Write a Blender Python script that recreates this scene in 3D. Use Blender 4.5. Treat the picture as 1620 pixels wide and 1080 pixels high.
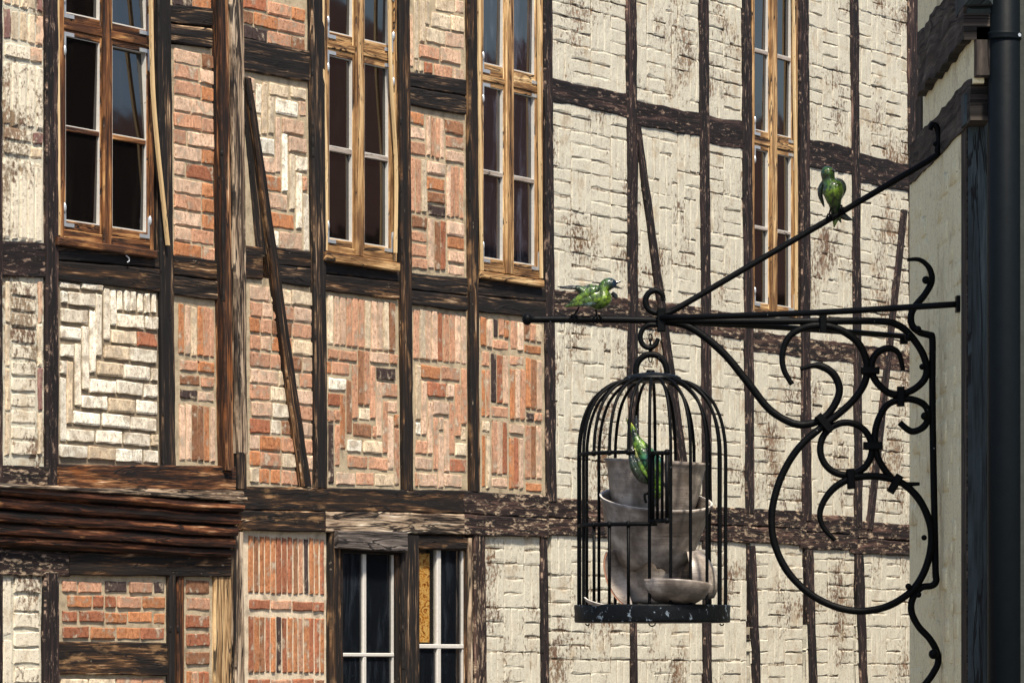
import bpy, bmesh, math, random
from mathutils import Vector, Matrix, noise
R = math.radians
random.seed(7)
for o in list(bpy.data.objects): bpy.data.objects.remove(o)
S = bpy.context.scene
COL = S.collection

# ------------------------------------------------------------------ camera, sky, sun, exposure
FPX, CX, HZ, EYE = 7000.0, 810.0, 1050.0, 1.7      # focal length in photo pixels, principal column, eye-level row, eye height
cam_d = bpy.data.cameras.new('camera'); cam = bpy.data.objects.new('camera', cam_d); COL.objects.link(cam)
cam.location = (0, 0, EYE); cam.rotation_euler = (R(90), 0, 0)
cam_d.sensor_width = 36; cam_d.lens = 36 * FPX / 1620
cam_d.shift_y = (HZ - 540) / 1620
cam_d.clip_start = 0.5; cam_d.clip_end = 500
S.camera = cam
SUN_ELEV, SUN_AZ = 58, 160          # azimuth clockwise from the view axis (+Y)
w = bpy.data.worlds.new('World'); S.world = w; w.use_nodes = True
wn = w.node_tree; bgn = wn.nodes['Background']
sk = wn.nodes.new('ShaderNodeTexSky'); sk.sky_type = 'NISHITA'; sk.sun_disc = False
sk.sun_elevation = R(SUN_ELEV); sk.sun_rotation = R(SUN_AZ)
sk.air_density = 1.0; sk.dust_density = 2.0; sk.ozone_density = 1.0
wn.links.new(sk.outputs[0], bgn.inputs[0]); bgn.inputs[1].default_value = 0.08
sd = bpy.data.lights.new('sun', 'SUN'); sun = bpy.data.objects.new('sun', sd); COL.objects.link(sun)
sd.energy = 3.5; sd.angle = R(6); sd.color = (1, .90, .75)
sdir = Vector((math.sin(R(SUN_AZ)) * math.cos(R(SUN_ELEV)), math.cos(R(SUN_AZ)) * math.cos(R(SUN_ELEV)), math.sin(R(SUN_ELEV))))
sun.rotation_euler = sdir.to_track_quat('Z', 'Y').to_euler(); sun.location = sdir * 60
S.view_settings.view_transform = 'Standard'; S.view_settings.look = 'None'
S.view_settings.gamma = 1; S.view_settings.exposure = 1.15
S.view_settings.use_curve_mapping = False
S.render.engine = 'CYCLES'

# ------------------------------------------------------------------ small helpers
def tag(o, label=None, cat=None, group=None, kind=None):
    if label: o['label'] = label
    if cat: o['category'] = cat
    if group: o['group'] = group
    if kind: o['kind'] = kind
    return o

def empty(name, loc, rz=0, label=None, cat=None, group=None):
    o = bpy.data.objects.new(name, None); COL.objects.link(o)
    o.empty_display_size = .1
    o.location = loc; o.rotation_euler = (0, 0, rz)
    return tag(o, label, cat, group)

class MB:
    """collects vertices, faces, uvs and colours; build() links ONE mesh object"""
    def __init__(s): s.v = []; s.f = []; s.uv = []; s.col = []; s.m = []; s.cm = 0
    def face(s, idx, uv=None, col=None):
        s.f.append(tuple(idx)); s.uv.append(uv or [(0, 0)] * len(idx)); s.col.append(col); s.m.append(s.cm)
    def box(s, x0, x1, y0, y1, z0, z1, M=None, b=0.0):
        """box; b > 0 chamfers the edges of the -y (front) face"""
        n = len(s.v)
        P = [(x0, y1, z0), (x1, y1, z0), (x1, y1, z1), (x0, y1, z1),
             (x0, y0 + b, z0), (x1, y0 + b, z0), (x1, y0 + b, z1), (x0, y0 + b, z1)]
        if b > 0: P += [(x0 + b, y0, z0 + b), (x1 - b, y0, z0 + b), (x1 - b, y0, z1 - b), (x0 + b, y0, z1 - b)]
        long_x = (x1 - x0) > (z1 - z0)
        def uvf(p): return ((p[0] + p[1], p[2] + p[1]) if long_x else (p[2] + p[1], p[0] + p[1]))
        F = [(0, 3, 2, 1), (0, 1, 5, 4), (1, 2, 6, 5), (2, 3, 7, 6), (3, 0, 4, 7)]
        if b > 0: F += [(4, 5, 9, 8), (5, 6, 10, 9), (6, 7, 11, 10), (7, 4, 8, 11), (8, 9, 10, 11)]
        else: F += [(4, 5, 6, 7)]
        for p in P: s.v.append(tuple(M @ Vector(p)) if M else p)
        for f in F: s.face([n + i for i in f], [uvf(P[i]) for i in f])
    def tube(s, pts, rad, n=10, cap=True, flat=1.0):
        """swept round bar through pts; rad = number or list"""
        pts = [Vector(p) for p in pts]; N = len(pts)
        rr = rad if isinstance(rad, (list, tuple)) else [rad] * N
        base = len(s.v); ref = None; L = 0
        for i, p in enumerate(pts):
            t = (pts[min(i + 1, N - 1)] - pts[max(i - 1, 0)]).normalized()
            if ref is None:
                ref = Vector((0, 1, 0)) if abs(t.y) < .8 else Vector((1, 0, 0))
            a = (ref - t * ref.dot(t)).normalized(); b = t.cross(a); ref = a
            if i: L += (p - pts[i - 1]).length
            for k in range(n):
                q = 2 * math.pi * k / n
                s.v.append(tuple(p + (a * math.cos(q) * flat + b * math.sin(q)) * rr[i]))
        for i in range(N - 1):
            for k in range(n):
                k2 = (k + 1) % n
                s.face([base + i * n + k, base + i * n + k2, base + (i + 1) * n + k2, base + (i + 1) * n + k])
        if cap:
            s.face([base + k for k in range(n)][::-1]); s.face([base + (N - 1) * n + k for k in range(n)])
    def lathe(s, prof, c=(0, 0, 0), n=32, a0=0, a1=360, close=False):
        """prof = [(r, z)...] turned round the z axis"""
        full = abs(a1 - a0 - 360) < .01; base = len(s.v); m = n if full else n + 1
        for i, (r, z) in enumerate(prof):
            for k in range(m):
                q = R(a0 + (a1 - a0) * k / n)
                s.v.append((c[0] + r * math.sin(q), c[1] - r * math.cos(q), c[2] + z))
        for i in range(len(prof) - 1):
            for k in range(n):
                k2 = (k + 1) % m
                s.face([base + i * m + k, base + i * m + k2, base + (i + 1) * m + k2, base + (i + 1) * m + k])
    def ball(s, c, r, n=10, sc=(1, 1, 1)):
        pr = [(r * math.sin(math.pi * i / n), -r * math.cos(math.pi * i / n)) for i in range(n + 1)]
        b = len(s.v); s.lathe([(max(p[0], 1e-4), p[1]) for p in pr], (0, 0, 0), n + 4)
        for i in range(b, len(s.v)): s.v[i] = tuple(c[j] + s.v[i][j] * sc[j] for j in range(3))
    def build(s, name, mat, parent=None, smooth=False, colname='paint'):
        me = bpy.data.meshes.new(name); me.from_pydata(s.v, [], s.f)
        uvl = me.uv_layers.new(name='uv'); j = 0
        flat = []
        for f, u in zip(s.f, s.uv):
            for q in u: flat += [q[0], q[1]]
        uvl.data.foreach_set('uv', flat)
        if any(c is not None for c in s.col):
            ca = me.color_attributes.new(colname, 'FLOAT_COLOR', 'CORNER'); arr = []
            for f, c in zip(s.f, s.col):
                if c and isinstance(c[0], (tuple, list)):
                    for q in c: arr += [q[0], q[1], q[2], 1]
                else: arr += [c[0], c[1], c[2], 1] * len(f) if c else [1, 1, 1, 1] * len(f)
            ca.data.foreach_set('color', arr)
        mats = mat if isinstance(mat, (list, tuple)) else [mat]
        for q in mats: me.materials.append(q)
        if len(mats) > 1: me.polygons.foreach_set('material_index', s.m)
        if smooth: me.polygons.foreach_set('use_smooth', [True] * len(me.polygons))
        me.update()
        o = bpy.data.objects.new(name, me); COL.objects.link(o)
        if parent: o.parent = parent
        return o

def smooth_path(pts, k=6):
    """Catmull-Rom through the points"""
    P = [Vector(p) for p in pts]; out = []
    for i in range(len(P) - 1):
        a = P[max(i - 1, 0)]; b = P[i]; c = P[i + 1]; d = P[min(i + 2, len(P) - 1)]
        for j in range(k):
            t = j / k
            out.append(.5 * ((2 * b) + (c - a) * t + (2 * a - 5 * b + 4 * c - d) * t * t + (3 * b - a - 3 * c + d) * t ** 3))
    out.append(P[-1]); return out

# ------------------------------------------------------------------ materials
class NT:
    def __init__(s, name):
        s.m = bpy.data.materials.new(name); s.m.use_nodes = True; s.t = s.m.node_tree
        s.p = s.t.nodes['Principled BSDF']
    def n(s, typ, **kw):
        q = s.t.nodes.new('ShaderNode' + typ)
        for k, v in kw.items(): setattr(q, k, v)
        return q
    def l(s, a, b): s.t.links.new(a, b)
    def val(s, sock, x):
        if hasattr(x, 'is_output'): s.l(x, sock)
        else: sock.default_value = x
    def math(s, op, a, b=0.0, clamp=False):
        q = s.n('Math', operation=op, use_clamp=clamp); s.val(q.inputs[0], a); s.val(q.inputs[1], b); return q.outputs[0]
    def noise(s, vec, scale, detail=4, rough=.55, dist=0.0):
        q = s.n('TexNoise'); s.l(vec, q.inputs['Vector']); q.inputs['Scale'].default_value = scale
        q.inputs['Detail'].default_value = detail; q.inputs['Roughness'].default_value = rough
        q.inputs['Distortion'].default_value = dist
        return q.outputs['Fac']
    def scale(s, vec, sc):
        q = s.n('VectorMath', operation='MULTIPLY'); s.l(vec, q.inputs[0]); q.inputs[1].default_value = sc; return q.outputs[0]
    def step(s, x, a, b):
        """smooth ramp 0 at a, 1 at b"""
        q = s.n('MapRange', interpolation_type='SMOOTHSTEP'); s.val(q.inputs[0], x)
        lo, hi = (a, b) if a < b else (b, a)
        q.inputs[1].default_value = lo; q.inputs[2].default_value = hi
        q.inputs[3].default_value = 0 if a < b else 1; q.inputs[4].default_value = 1 if a < b else 0
        return q.outputs[0]
    def ramp(s, x, stops):
        q = s.n('ValToRGB'); s.l(x, q.inputs[0]); e = q.color_ramp.elements
        while len(e) < len(stops): e.new(.5)
        for el, (p, c) in zip(e, stops): el.position = p; el.color = (*c, 1)
        return q.outputs[0]
    def mix(s, f, a, b, mode='MIX'):
        q = s.n('Mix', data_type='RGBA', blend_type=mode); s.val(q.inputs[0], f)
        for k, x in ((6, a), (7, b)):
            if hasattr(x, 'is_output'): s.l(x, q.inputs[k])
            else: q.inputs[k].default_value = (*x, 1)
        return q.outputs[2]
    def bump(s, h, dist=.004, strength=1.0):
        q = s.n('Bump'); q.inputs['Strength'].default_value = strength; q.inputs['Distance'].default_value = dist
        s.l(h, q.inputs['Height']); s.l(q.outputs[0], s.p.inputs['Normal'])
    def end(s, col, rough=.85, spec=.3):
        s.val(s.p.inputs['Base Color'], col if hasattr(col, 'is_output') else (*col, 1))
        s.val(s.p.inputs['Roughness'], rough); s.p.inputs['Specular IOR Level'].default_value = spec
        return s.m

def wood(name, stops, blotch=None, blo=(.5, .62), crack=.022, rough=.8, fl=None, flt=(.6, .66), fls=28, spec=.3, bd=.006):
    """weathered timber, grain along u of the uv map; blotch = colour of larger worn zones; fl = colour of flakes or splashes"""
    N = NT(name); tc = N.n('TexCoord'); oi = N.n('ObjectInfo')
    off = N.n('VectorMath', operation='MULTIPLY_ADD'); N.l(oi.outputs['Random'], off.inputs[0])
    off.inputs[1].default_value = (37, 19, 7); N.l(tc.outputs['UV'], off.inputs[2]); uv = off.outputs[0]
    g1 = N.noise(N.scale(uv, (1.6, 26, 1)), 1.0, 7, .66, .5)
    g2 = N.noise(N.scale(uv, (7, 150, 1)), 1.0, 3, .6)
    g = N.math('ADD', N.math('MULTIPLY', g1, .72), N.math('MULTIPLY', g2, .28))
    col = N.ramp(g, stops)
    big = N.noise(N.scale(uv, (3.2, 9, 1)), 1.0, 6, .62)
    if blotch:
        k = N.math('MULTIPLY', N.step(big, *blo), N.step(g, .40, .56))
        col = N.mix(k, col, blotch)
    ck = N.noise(N.scale(uv, (1.1, 17, 1)), 1.0, 4, .5, .9)
    cr = N.step(N.math('ABSOLUTE', N.math('SUBTRACT', ck, .5)), crack, crack * .3)
    col = N.mix(N.math('MULTIPLY', cr, .92), col, (.004, .003, .003))
    hgt = N.math('SUBTRACT', g, N.math('MULTIPLY', cr, .8))
    if fl:
        sp = N.noise(N.scale(uv, (fls * .28, fls, 1)), 1.0, 8, .74)
        m = N.step(sp, *flt); col = N.mix(m, col, N.mix(g2, fl, tuple(c * .6 for c in fl)))
        hgt = N.math('ADD', hgt, N.math('MULTIPLY', m, .3))
    N.bump(hgt, bd, .9)
    return N.end(col, rough, spec)

def brickmat(name, src, paint=None, cover=.5, dirt=1.0, mort=None):
    """burnt brick; src 'object' takes each brick's own object colour, 'attr' the colour attribute, 'mortar' a fixed colour.
    paint = colour of a coat of limewash that has worn off in places"""
    N = NT(name); ge = N.n('NewGeometry'); P = ge.outputs['Position']
    if src == 'object': c = N.n('ObjectInfo').outputs['Color']
    elif src == 'attr':
        a = N.n('VertexColor'); a.layer_name = 'paint'; c = a.outputs['Color']
    else: c = None
    P0 = P
    if src == 'object' or src == 'attr':
        q = N.n('VectorMath', operation='MULTIPLY_ADD'); N.l(c, q.inputs[0]) if src == 'attr' else N.l(N.n('ObjectInfo').outputs['Random'], q.inputs[0])
        q.inputs[1].default_value = (31, 57, 83); N.l(P, q.inputs[2]); P = q.outputs[0]
    n1 = N.noise(P, 13, 7, .68); n2 = N.noise(P, 52, 7, .72); n3 = N.noise(P, 230, 3, .6)
    st = N.noise(N.scale(P, (90, 90, 7)), 1.0, 4, .6)
    if c is None: c = N.mix(n1, mort, tuple(x * .62 for x in mort))
    v = N.ramp(n2, [(.33, (.22, .16, .13)), (.43, (.80, .75, .71)), (.53, (1.0, 1.0, 1.0)), (.66, (1.55, 1.5, 1.4))])
    col = N.mix(.45 if src == 'mortar' else .85, c, v, 'MULTIPLY')
    col = N.mix(N.math('MULTIPLY', N.step(st, .60, .70), .5 if src != 'mortar' else 0.0), col, (.035, .022, .018))
    soot = N.step(N.noise(P, 13, 8, .76), .515, .60)
    col = N.mix(N.math('MULTIPLY', soot, .78 if src != 'mortar' else .38), col, (.035, .022, .017))
    # pale bloom and limewash remains
    col = N.mix(N.math('MULTIPLY', N.step(n1, .52, .68), .0 if src == 'mortar' else .60), col, (.72, .60, .45))
    hgt = N.math('ADD', N.math('MULTIPLY', n2, .7), N.math('MULTIPLY', n3, .3))
    if paint:
        P1 = P; P = P0; big = N.noise(P, 2.3, 3, .55); mid = N.noise(N.scale(P, (44, 44, 34)), 1.0, 8, .72)
        q = N.math('ADD', N.math('MULTIPLY', big, .55), N.math('MULTIPLY', mid, .62))
        m = N.step(q, cover + .07, cover - .02)       # 1 = painted
        pc = N.mix(N.step(n2, .3, .75), tuple(x * .80 for x in paint), paint)
        pc = N.mix(N.math('MULTIPLY', N.step(N.noise(N.scale(P, (40, 40, 3)), 1.0, 4, .6), .55, .72), .35), pc, (.27, .19, .12))
        pc = N.mix(N.math('MULTIPLY', N.step(N.noise(P, 5.5, 7, .68), .53, .68), .5), pc, (.33, .23, .13))
        pc = N.mix(N.math('MULTIPLY', N.step(N.noise(N.scale(P, (60, 60, 130)), 1.0, 6, .72), .585, .64), .75), pc, (.13, .085, .05))
        col = N.mix(m, N.mix(.75, col, (.12, .075, .042)), pc)
        hgt = N.math('ADD', hgt, N.math('MULTIPLY', m, .5))
    sp = N.step(N.noise(P, 105, 6, .75), .60, .68)
    col = N.mix(N.math('MULTIPLY', sp, .8 * dirt), col, (.02, .014, .01))
    N.bump(hgt, .006, .85)
    return N.end(col, .9, .2)

BLK = (.004, .003, .0028)
M = {}
M['beam'] = wood('weathered_dark_oak', [(.38, BLK), (.49, (.010, .006, .004)), (.56, (.045, .022, .010)), (.61, (.20, .105, .045)), (.68, (.72, .56, .38))], (.26, .15, .07), (.57, .68), fl=(.62, .49, .34), flt=(.64, .69), fls=34)
M['beam_black'] = wood('blackened_oak', [(.40, BLK), (.51, (.008, .006, .0055)), (.56, (.04, .024, .015)), (.61, (.20, .125, .07)), (.67, (.6, .45, .3))], None, fl=(.42, .30, .19), flt=(.67, .71), fls=30)
M['beam_brown'] = wood('red_brown_oak', [(.38, BLK), (.46, (.016, .006, .003)), (.53, (.08, .03, .011)), (.60, (.30, .15, .065)), (.68, (.76, .58, .40))], (.20, .065, .015), (.54, .70))
M['beam_pale'] = wood('silvered_oak', [(.36, (.008, .005, .004)), (.44, (.07, .045, .03)), (.50, (.34, .25, .17)), (.57, (.44, .35, .255)), (.66, (.80, .71, .58))], (.018, .011, .007), (.50, .58), crack=.034)
M['beam_grey'] = wood('grey_weathered_lintel_oak', [(.38, (.02, .016, .014)), (.47, (.07, .058, .052)), (.55, (.14, .118, .105)), (.66, (.32, .285, .25))], (.03, .023, .02), (.52, .64), crack=.03)
M['beam_tan'] = wood('tan_oak', [(.36, (.016, .009, .004)), (.44, (.12, .065, .025)), (.52, (.34, .21, .10)), (.62, (.66, .48, .26))], (.04, .02, .008), (.56, .68))
M['beam_paint'] = wood('peeling_brown_painted_oak', [(.38, (.004, .003, .0035)), (.52, (.012, .007, .007)), (.60, (.045, .025, .022)), (.68, (.20, .12, .09))], None, fl=(.36, .25, .185), flt=(.55, .64), fls=46)
M['beam_flaked'] = wood('limewash_splashed_oak', [(.38, (.004, .003, .0035)), (.52, (.022, .012, .010)), (.60, (.09, .05, .038)), (.68, (.26, .16, .12))], None, fl=(.48, .36, .25), flt=(.52, .60), fls=40)
M['win_honey'] = wood('honey_window_wood', [(.36, (.03, .013, .005)), (.44, (.16, .08, .03)), (.53, (.40, .235, .10)), (.64, (.74, .53, .28))], (.10, .045, .018), (.52, .66), crack=.012, rough=.6)
M['win_brown'] = wood('brown_window_wood', [(.36, (.010, .004, .002)), (.45, (.06, .022, .008)), (.53, (.20, .082, .028)), (.64, (.62, .36, .14))], (.03, .012, .005), (.50, .62), crack=.016, rough=.6)
M['win_grey'] = wood('greyed_window_wood', [(.30, (.08, .06, .05)), (.45, (.24, .2, .17)), (.6, (.42, .38, .34)), (.72, (.66, .62, .56))], (.12, .07, .04), (.6, .7), crack=.01, rough=.7)
M['strip'] = wood('pale_cover_strip_wood', [(.30, (.24, .13, .05)), (.45, (.52, .36, .18)), (.6, (.70, .53, .30))], None, crack=.004, rough=.6)
M['mould'] = wood('dark_red_moulding', [(.38, BLK), (.46, (.018, .006, .003)), (.53, (.075, .024, .010)), (.60, (.26, .10, .04)), (.68, (.66, .45, .27))], (.5, .25, .09), (.62, .72))
M['brick'] = brickmat('bare_brick', 'object')
M['brick_j'] = brickmat('bare_brick_joined', 'attr')
M['pbrick'] = brickmat('limewashed_brick', 'object', (.62, .59, .485), .645)
M['pbrick_j'] = brickmat('limewashed_brick_joined', 'attr', (.62, .59, .485), .645)
M['sbrick'] = brickmat('flaking_limewashed_brick', 'object', (.76, .69, .55), .615)
M['mortar'] = brickmat('lime_mortar', 'mortar', None, mort=(.52, .43, .295), dirt=.6)
M['mortar_dark'] = brickmat('grey_lime_mortar', 'mortar', None, mort=(.27, .22, .155), dirt=.5)
M['mortar_cream'] = brickmat('limewashed_mortar', 'mortar', (.585, .555, .45), .632, mort=(.45, .38, .28))
M['mortar_pale'] = brickmat('pale_lime_mortar', 'mortar', None, mort=(.74, .63, .47), dirt=.5)
M['mortar_joint'] = brickmat('dirty_limewashed_joint', 'mortar', (.46, .40, .31), .585, mort=(.06, .04, .025), dirt=.8)
M['corner_paint'] = brickmat('cream_wall_paint', 'mortar', (.97, .86, .56), .92, mort=(.5, .44, .32), dirt=.25)

def simple(name, col, rough=.5, spec=.5, metal=0.0, var=.3, sc=60, bd=.001, chips=None, chipt=(.68, .72), coat=0):
    N = NT(name); P = N.n('NewGeometry').outputs['Position']
    n1 = N.noise(P, sc, 5, .6)
    c = N.mix(n1, tuple(x * (1 - var) for x in col), tuple(min(1, x * (1 + var)) for x in col))
    if chips:
        c = N.mix(N.step(N.noise(P, sc * .8, 6, .62), *chipt), c, chips)
    N.bump(n1, bd, .7); N.p.inputs['Metallic'].default_value = metal
    N.p.inputs['Coat Weight'].default_value = coat; N.p.inputs['Coat Roughness'].default_value = .08
    return N.end(c, rough, spec)
M['iron'] = simple('black_painted_iron', (.0018, .0022, .0028), .5, .09, 0, .5, 90, .002, (.30, .32, .33), (.70, .735))
M['iron_base'] = simple('scuffed_black_iron', (.003, .004, .0055), .45, .16, 0, .6, 60, .003, (.16, .20, .24), (.60, .68))
M['white_bead'] = simple('white_glazing_paint', (.55, .53, .49), .5, .4, 0, .2, 60, .001, (.25, .2, .15), (.66, .7))
M['zinc'] = simple('zinc_hinge_plate', (.52, .55, .58), .38, .5, .6, .25, 120)
M['pipe'] = simple('blue_black_drainpipe', (.0025, .0045, .0065), .5, .1, 0, .35, 30, .001)
M['bluepost'] = wood('blue_grey_painted_post', [(.34, (.006, .008, .009)), (.46, (.025, .034, .038)), (.56, (.04, .056, .062)), (.68, (.09, .115, .12))], (.012, .016, .018), (.55, .7), crack=.018)
M['greybeam'] = wood('grey_brown_painted_beam', [(.36, (.005, .004, .0035)), (.46, (.025, .019, .016)), (.56, (.06, .048, .04)), (.68, (.15, .125, .10))], (.014, .011, .009), (.50, .62), crack=.03)
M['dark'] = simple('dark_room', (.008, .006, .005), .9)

def glassmat(name, tint, streak, amount=.5, rough=.02, ior=1.85):
    N = NT(name); P = N.n('NewGeometry').outputs['Position']
    a = N.noise(N.scale(P, (14, 14, 2.6)), 1.0, 6, .65, .6); b = N.noise(P, 55, 5, .65)
    c = N.mix(N.math('MULTIPLY', N.step(a, .48, .74), amount), tint, streak)
    c = N.mix(N.math('MULTIPLY', N.step(b, .58, .75), .35), c, streak)
    big = N.noise(P, 3.0, 2, .5); N.bump(big, .006, .25)
    N.p.inputs['IOR'].default_value = ior
    return N.end(c, N.math('ADD', rough, N.math('MULTIPLY', b, .05)), .5)
M['pane'] = glassmat('dark_window_glass', (.004, .0032, .003), (.014, .011, .010), .5)
M['pane_sky'] = glassmat('sky_streaked_window_glass', (.006, .006, .009), (.075, .085, .12), .7)  # bluish sky reflection painted into the streak colour
N = NT('clear_window_glass'); fr = N.n('Value'); fr.outputs[0].default_value = .10
tr = N.n('BsdfTransparent'); tr.inputs[0].default_value = (.9, .9, .88, 1); gl = N.n('BsdfGlossy'); gl.inputs['Roughness'].default_value = .04
mx = N.n('MixShader'); N.l(fr.outputs[0], mx.inputs[0]); N.l(tr.outputs[0], mx.inputs[1]); N.l(gl.outputs[0], mx.inputs[2])
N.l(mx.outputs[0], N.t.nodes['Material Output'].inputs[0]); M['pane_clear'] = N.m
N = NT('amber_plywood'); P = N.n('NewGeometry').outputs['Position']
a = N.noise(N.scale(P, (9, 9, 16)), 1.0, 6, .62, 3.2)
M['ply'] = N.end(N.ramp(a, [(.36, (.22, .06, .007)), (.45, (.58, .22, .03)), (.53, (.98, .68, .24)), (.60, (.74, .31, .045)), (.70, (.28, .09, .012))]), .5)

# ------------------------------------------------------------------ the facade plane
XVP, PX0, D0 = 4800.0, 150.0, 21.0
ANG = math.atan2((XVP - CX) / FPX, 1)                 # facade direction from the view axis
DIR = Vector((math.sin(ANG), math.cos(ANG))); INW = Vector((-DIR.y, DIR.x))
Q0 = Vector(((PX0 - CX) / FPX * D0, D0)); RZ = math.atan2(DIR.y, DIR.x)
CL = Vector(((-Q0).dot(DIR), (-Q0).dot(INW)))         # camera in facade coordinates
def FP(px, py, off=0.0):
    """photo pixel -> (along facade, height) on the plane `off` metres in front of the wall"""
    r = Vector(((px - CX) / FPX, 1.0)); a, b = r.dot(DIR), r.dot(INW)
    t = (-off - CL.y) / b
    return CL.x + a * t, EYE + (HZ - py) / FPX * t
def U(px, off=0.0): return FP(px, 0, off)[0]
def V(px, py, off=0.0): return FP(px, py, off)[1]

class House:
    def __init__(s, name, px, label, cat):
        s.u0 = U(px); q = Q0 + DIR * s.u0
        s.root = empty(name, (q.x, q.y, 0), RZ, label, cat); s.bricks = []
HL = House('bare_house_part', 0, 'left part of one half-timbered house, bare dark oak posts and red patterned brick, wooden cornice at lower left', 'house')  # one long house, split in two where the limewash begins
HR = House('limewashed_house_part', 868, 'right part of the same half-timbered house, with cream limewashed brick panels and brown painted posts, behind the birdcage', 'house')

def wob(x, y, s=1.0): return noise.noise(Vector((x * s, y * s, 3.3)))

def timber(h, name, xl, yl, xr, yr, d=.02, mat='beam', vert=True, top=None, bot=None, back=.07, w=.005, bev=.006, parent=None, label=None):
    """one timber. vert: xl=(x at top, x at bottom) of the left edge as seen, xr likewise, yl=(top,bottom) rows.
    horizontal: xl,xr columns; yl=(top,bottom) rows at the left end, yr at the right end"""
    seed = random.random() * 100
    if vert:
        A0 = (U(xl[0]), V(xl[0], yl[0], d)); A1 = (U(xl[1]), V(xl[1], yl[1], d))
        B0 = (U(xr[0], d), V(xl[0], yl[0], d)); B1 = (U(xr[1], d), V(xl[1], yl[1], d))
    else:
        A0 = FP(xl, yl[1], d); B0 = FP(xl, yl[0], d); A1 = FP(xr, yr[1], d); B1 = FP(xr, yr[0], d)
    A0, A1, B0, B1 = [Vector(p) for p in (A0, A1, B0, B1)]
    if vert: A0, A1, B0, B1 = A1, A0, B1, B0             # run upward: A = left edge, B = right edge
    ln = ((A1 - A0).length + (B1 - B0).length) / 2; n = max(3, min(60, int(ln / .07)))
    m = MB(); K = 5; U0 = h.u0
    for i in range(n + 1):
        t = i / n; a = A0.lerp(A1, t); b = B0.lerp(B1, t); s = (b - a); wd = s.length; s = s / wd
        a = a + s * (w * (wob(t * ln * 4, seed) + .6 * wob(t * ln * 15, seed + 9)))
        b = b + s * (w * (wob(t * ln * 4, seed + 33) + .6 * wob(t * ln * 15, seed + 41)))
        wd = (b - a).length; be = min(bev * (1 + .8 * wob(t * ln * 9, seed + 5)), wd * .3)
        row = [(a, back), (a, -d + be)]
        for k in range(K):
            f = (be + (wd - 2 * be) * k / (K - 1)) / wd
            dd = d + .0035 * wob(t * ln * 7, f * 9 + seed) if 0 < k < K - 1 else d
            row.append((a.lerp(b, f), -dd))
        row += [(b, -d + be), (b, back)]
        for (p, y) in row: m.v.append((p.x - U0, y, p.y))
    J = K + 4
    tw = (B0 - A0).length; cum = [0, back + d]
    for k in range(K): cum.append(back + d + tw * k / (K - 1))
    cum += [cum[-1] + .005, cum[-1] + back + d]
    for i in range(n):
        for j in range(J - 1):
            q = [i * J + j, i * J + j + 1, (i + 1) * J + j + 1, (i + 1) * J + j]
            uv = [(ln * i / n, cum[j]), (ln * i / n, cum[j + 1]), (ln * (i + 1) / n, cum[j + 1]), (ln * (i + 1) / n, cum[j])]
            if vert: m.face(q[::-1], uv[::-1])
            else: m.face(q, uv)
    for e, rev in ((0, vert), (n, not vert)):
        q = [e * J + j for j in range(J)]
        m.face(q if not rev else q[::-1], [(cum[j] * .3, cum[j]) for j in (range(J) if not rev else range(J - 1, -1, -1))])
    bm_o = m.build(name, M[mat], parent or h.root)
    if label: bm_o['label'] = label
    return bm_o

def post(h, xl, xr, y, d=.02, mat='beam', name='timber_post', **k): return timber(h, name, xl, y, xr, None, d, mat, True, **k)
def beam(h, x0, x1, yl, yr, d=.016, mat='beam', name='timber_beam', **k): return timber(h, name, x0, yl, x1, yr, d, mat, False, **k)

# ---- bricks
PAL = dict(white=(.80, .75, .63), cream=(.66, .55, .40), pale=(.62, .44, .32), salmon=(.50, .28, .18), orange=(.44, .195, .092),
           red=(.34, .135, .075), brown=(.25, .125, .07), dark=(.055, .038, .036), purple=(.23, .13, .115))
MIX = dict(
    white=[('white', 9), ('cream', 2), ('pale', .4)], mix=[('salmon', 5), ('pale', 4), ('orange', 3), ('brown', 1.5), ('dark', 1.4), ('cream', 1.6), ('red', 2)],
    pale=[('pale', 6), ('salmon', 4), ('cream', 4), ('orange', 1.2), ('white', 1.4), ('red', .8)], red=[('red', 6), ('orange', 4), ('brown', 2), ('salmon', 2), ('dark', .7)],
    orange=[('orange', 7), ('red', 3), ('brown', 2), ('salmon', 2), ('dark', 1.6)], tan=[('salmon', 6), ('pale', 4), ('orange', 3), ('brown', 1.6), ('dark', 1.2), ('cream', 2.2), ('red', 1.5)],
    K=[('salmon', 4), ('pale', 4), ('cream', 2), ('orange', 2.5), ('white', 1), ('brown', 1), ('red', 1)],
    soot=[('purple', 4), ('cream', 4), ('pale', 2)], painted=[('purple', 3), ('salmon', 2), ('brown', 2), ('pale', 2)])
def pick(pal, rng):
    L = MIX[pal]; t = rng.random() * sum(x[1] for x in L)
    for nme, wt in L:
        t -= wt
        if t <= 0: break
    c = PAL[nme]; f = rng.uniform(.8, 1.15); g = rng.uniform(-.03, .03)
    return (c[0] * f, c[1] * f * (1 + g), c[2] * f * (1 + 2 * g))

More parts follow.
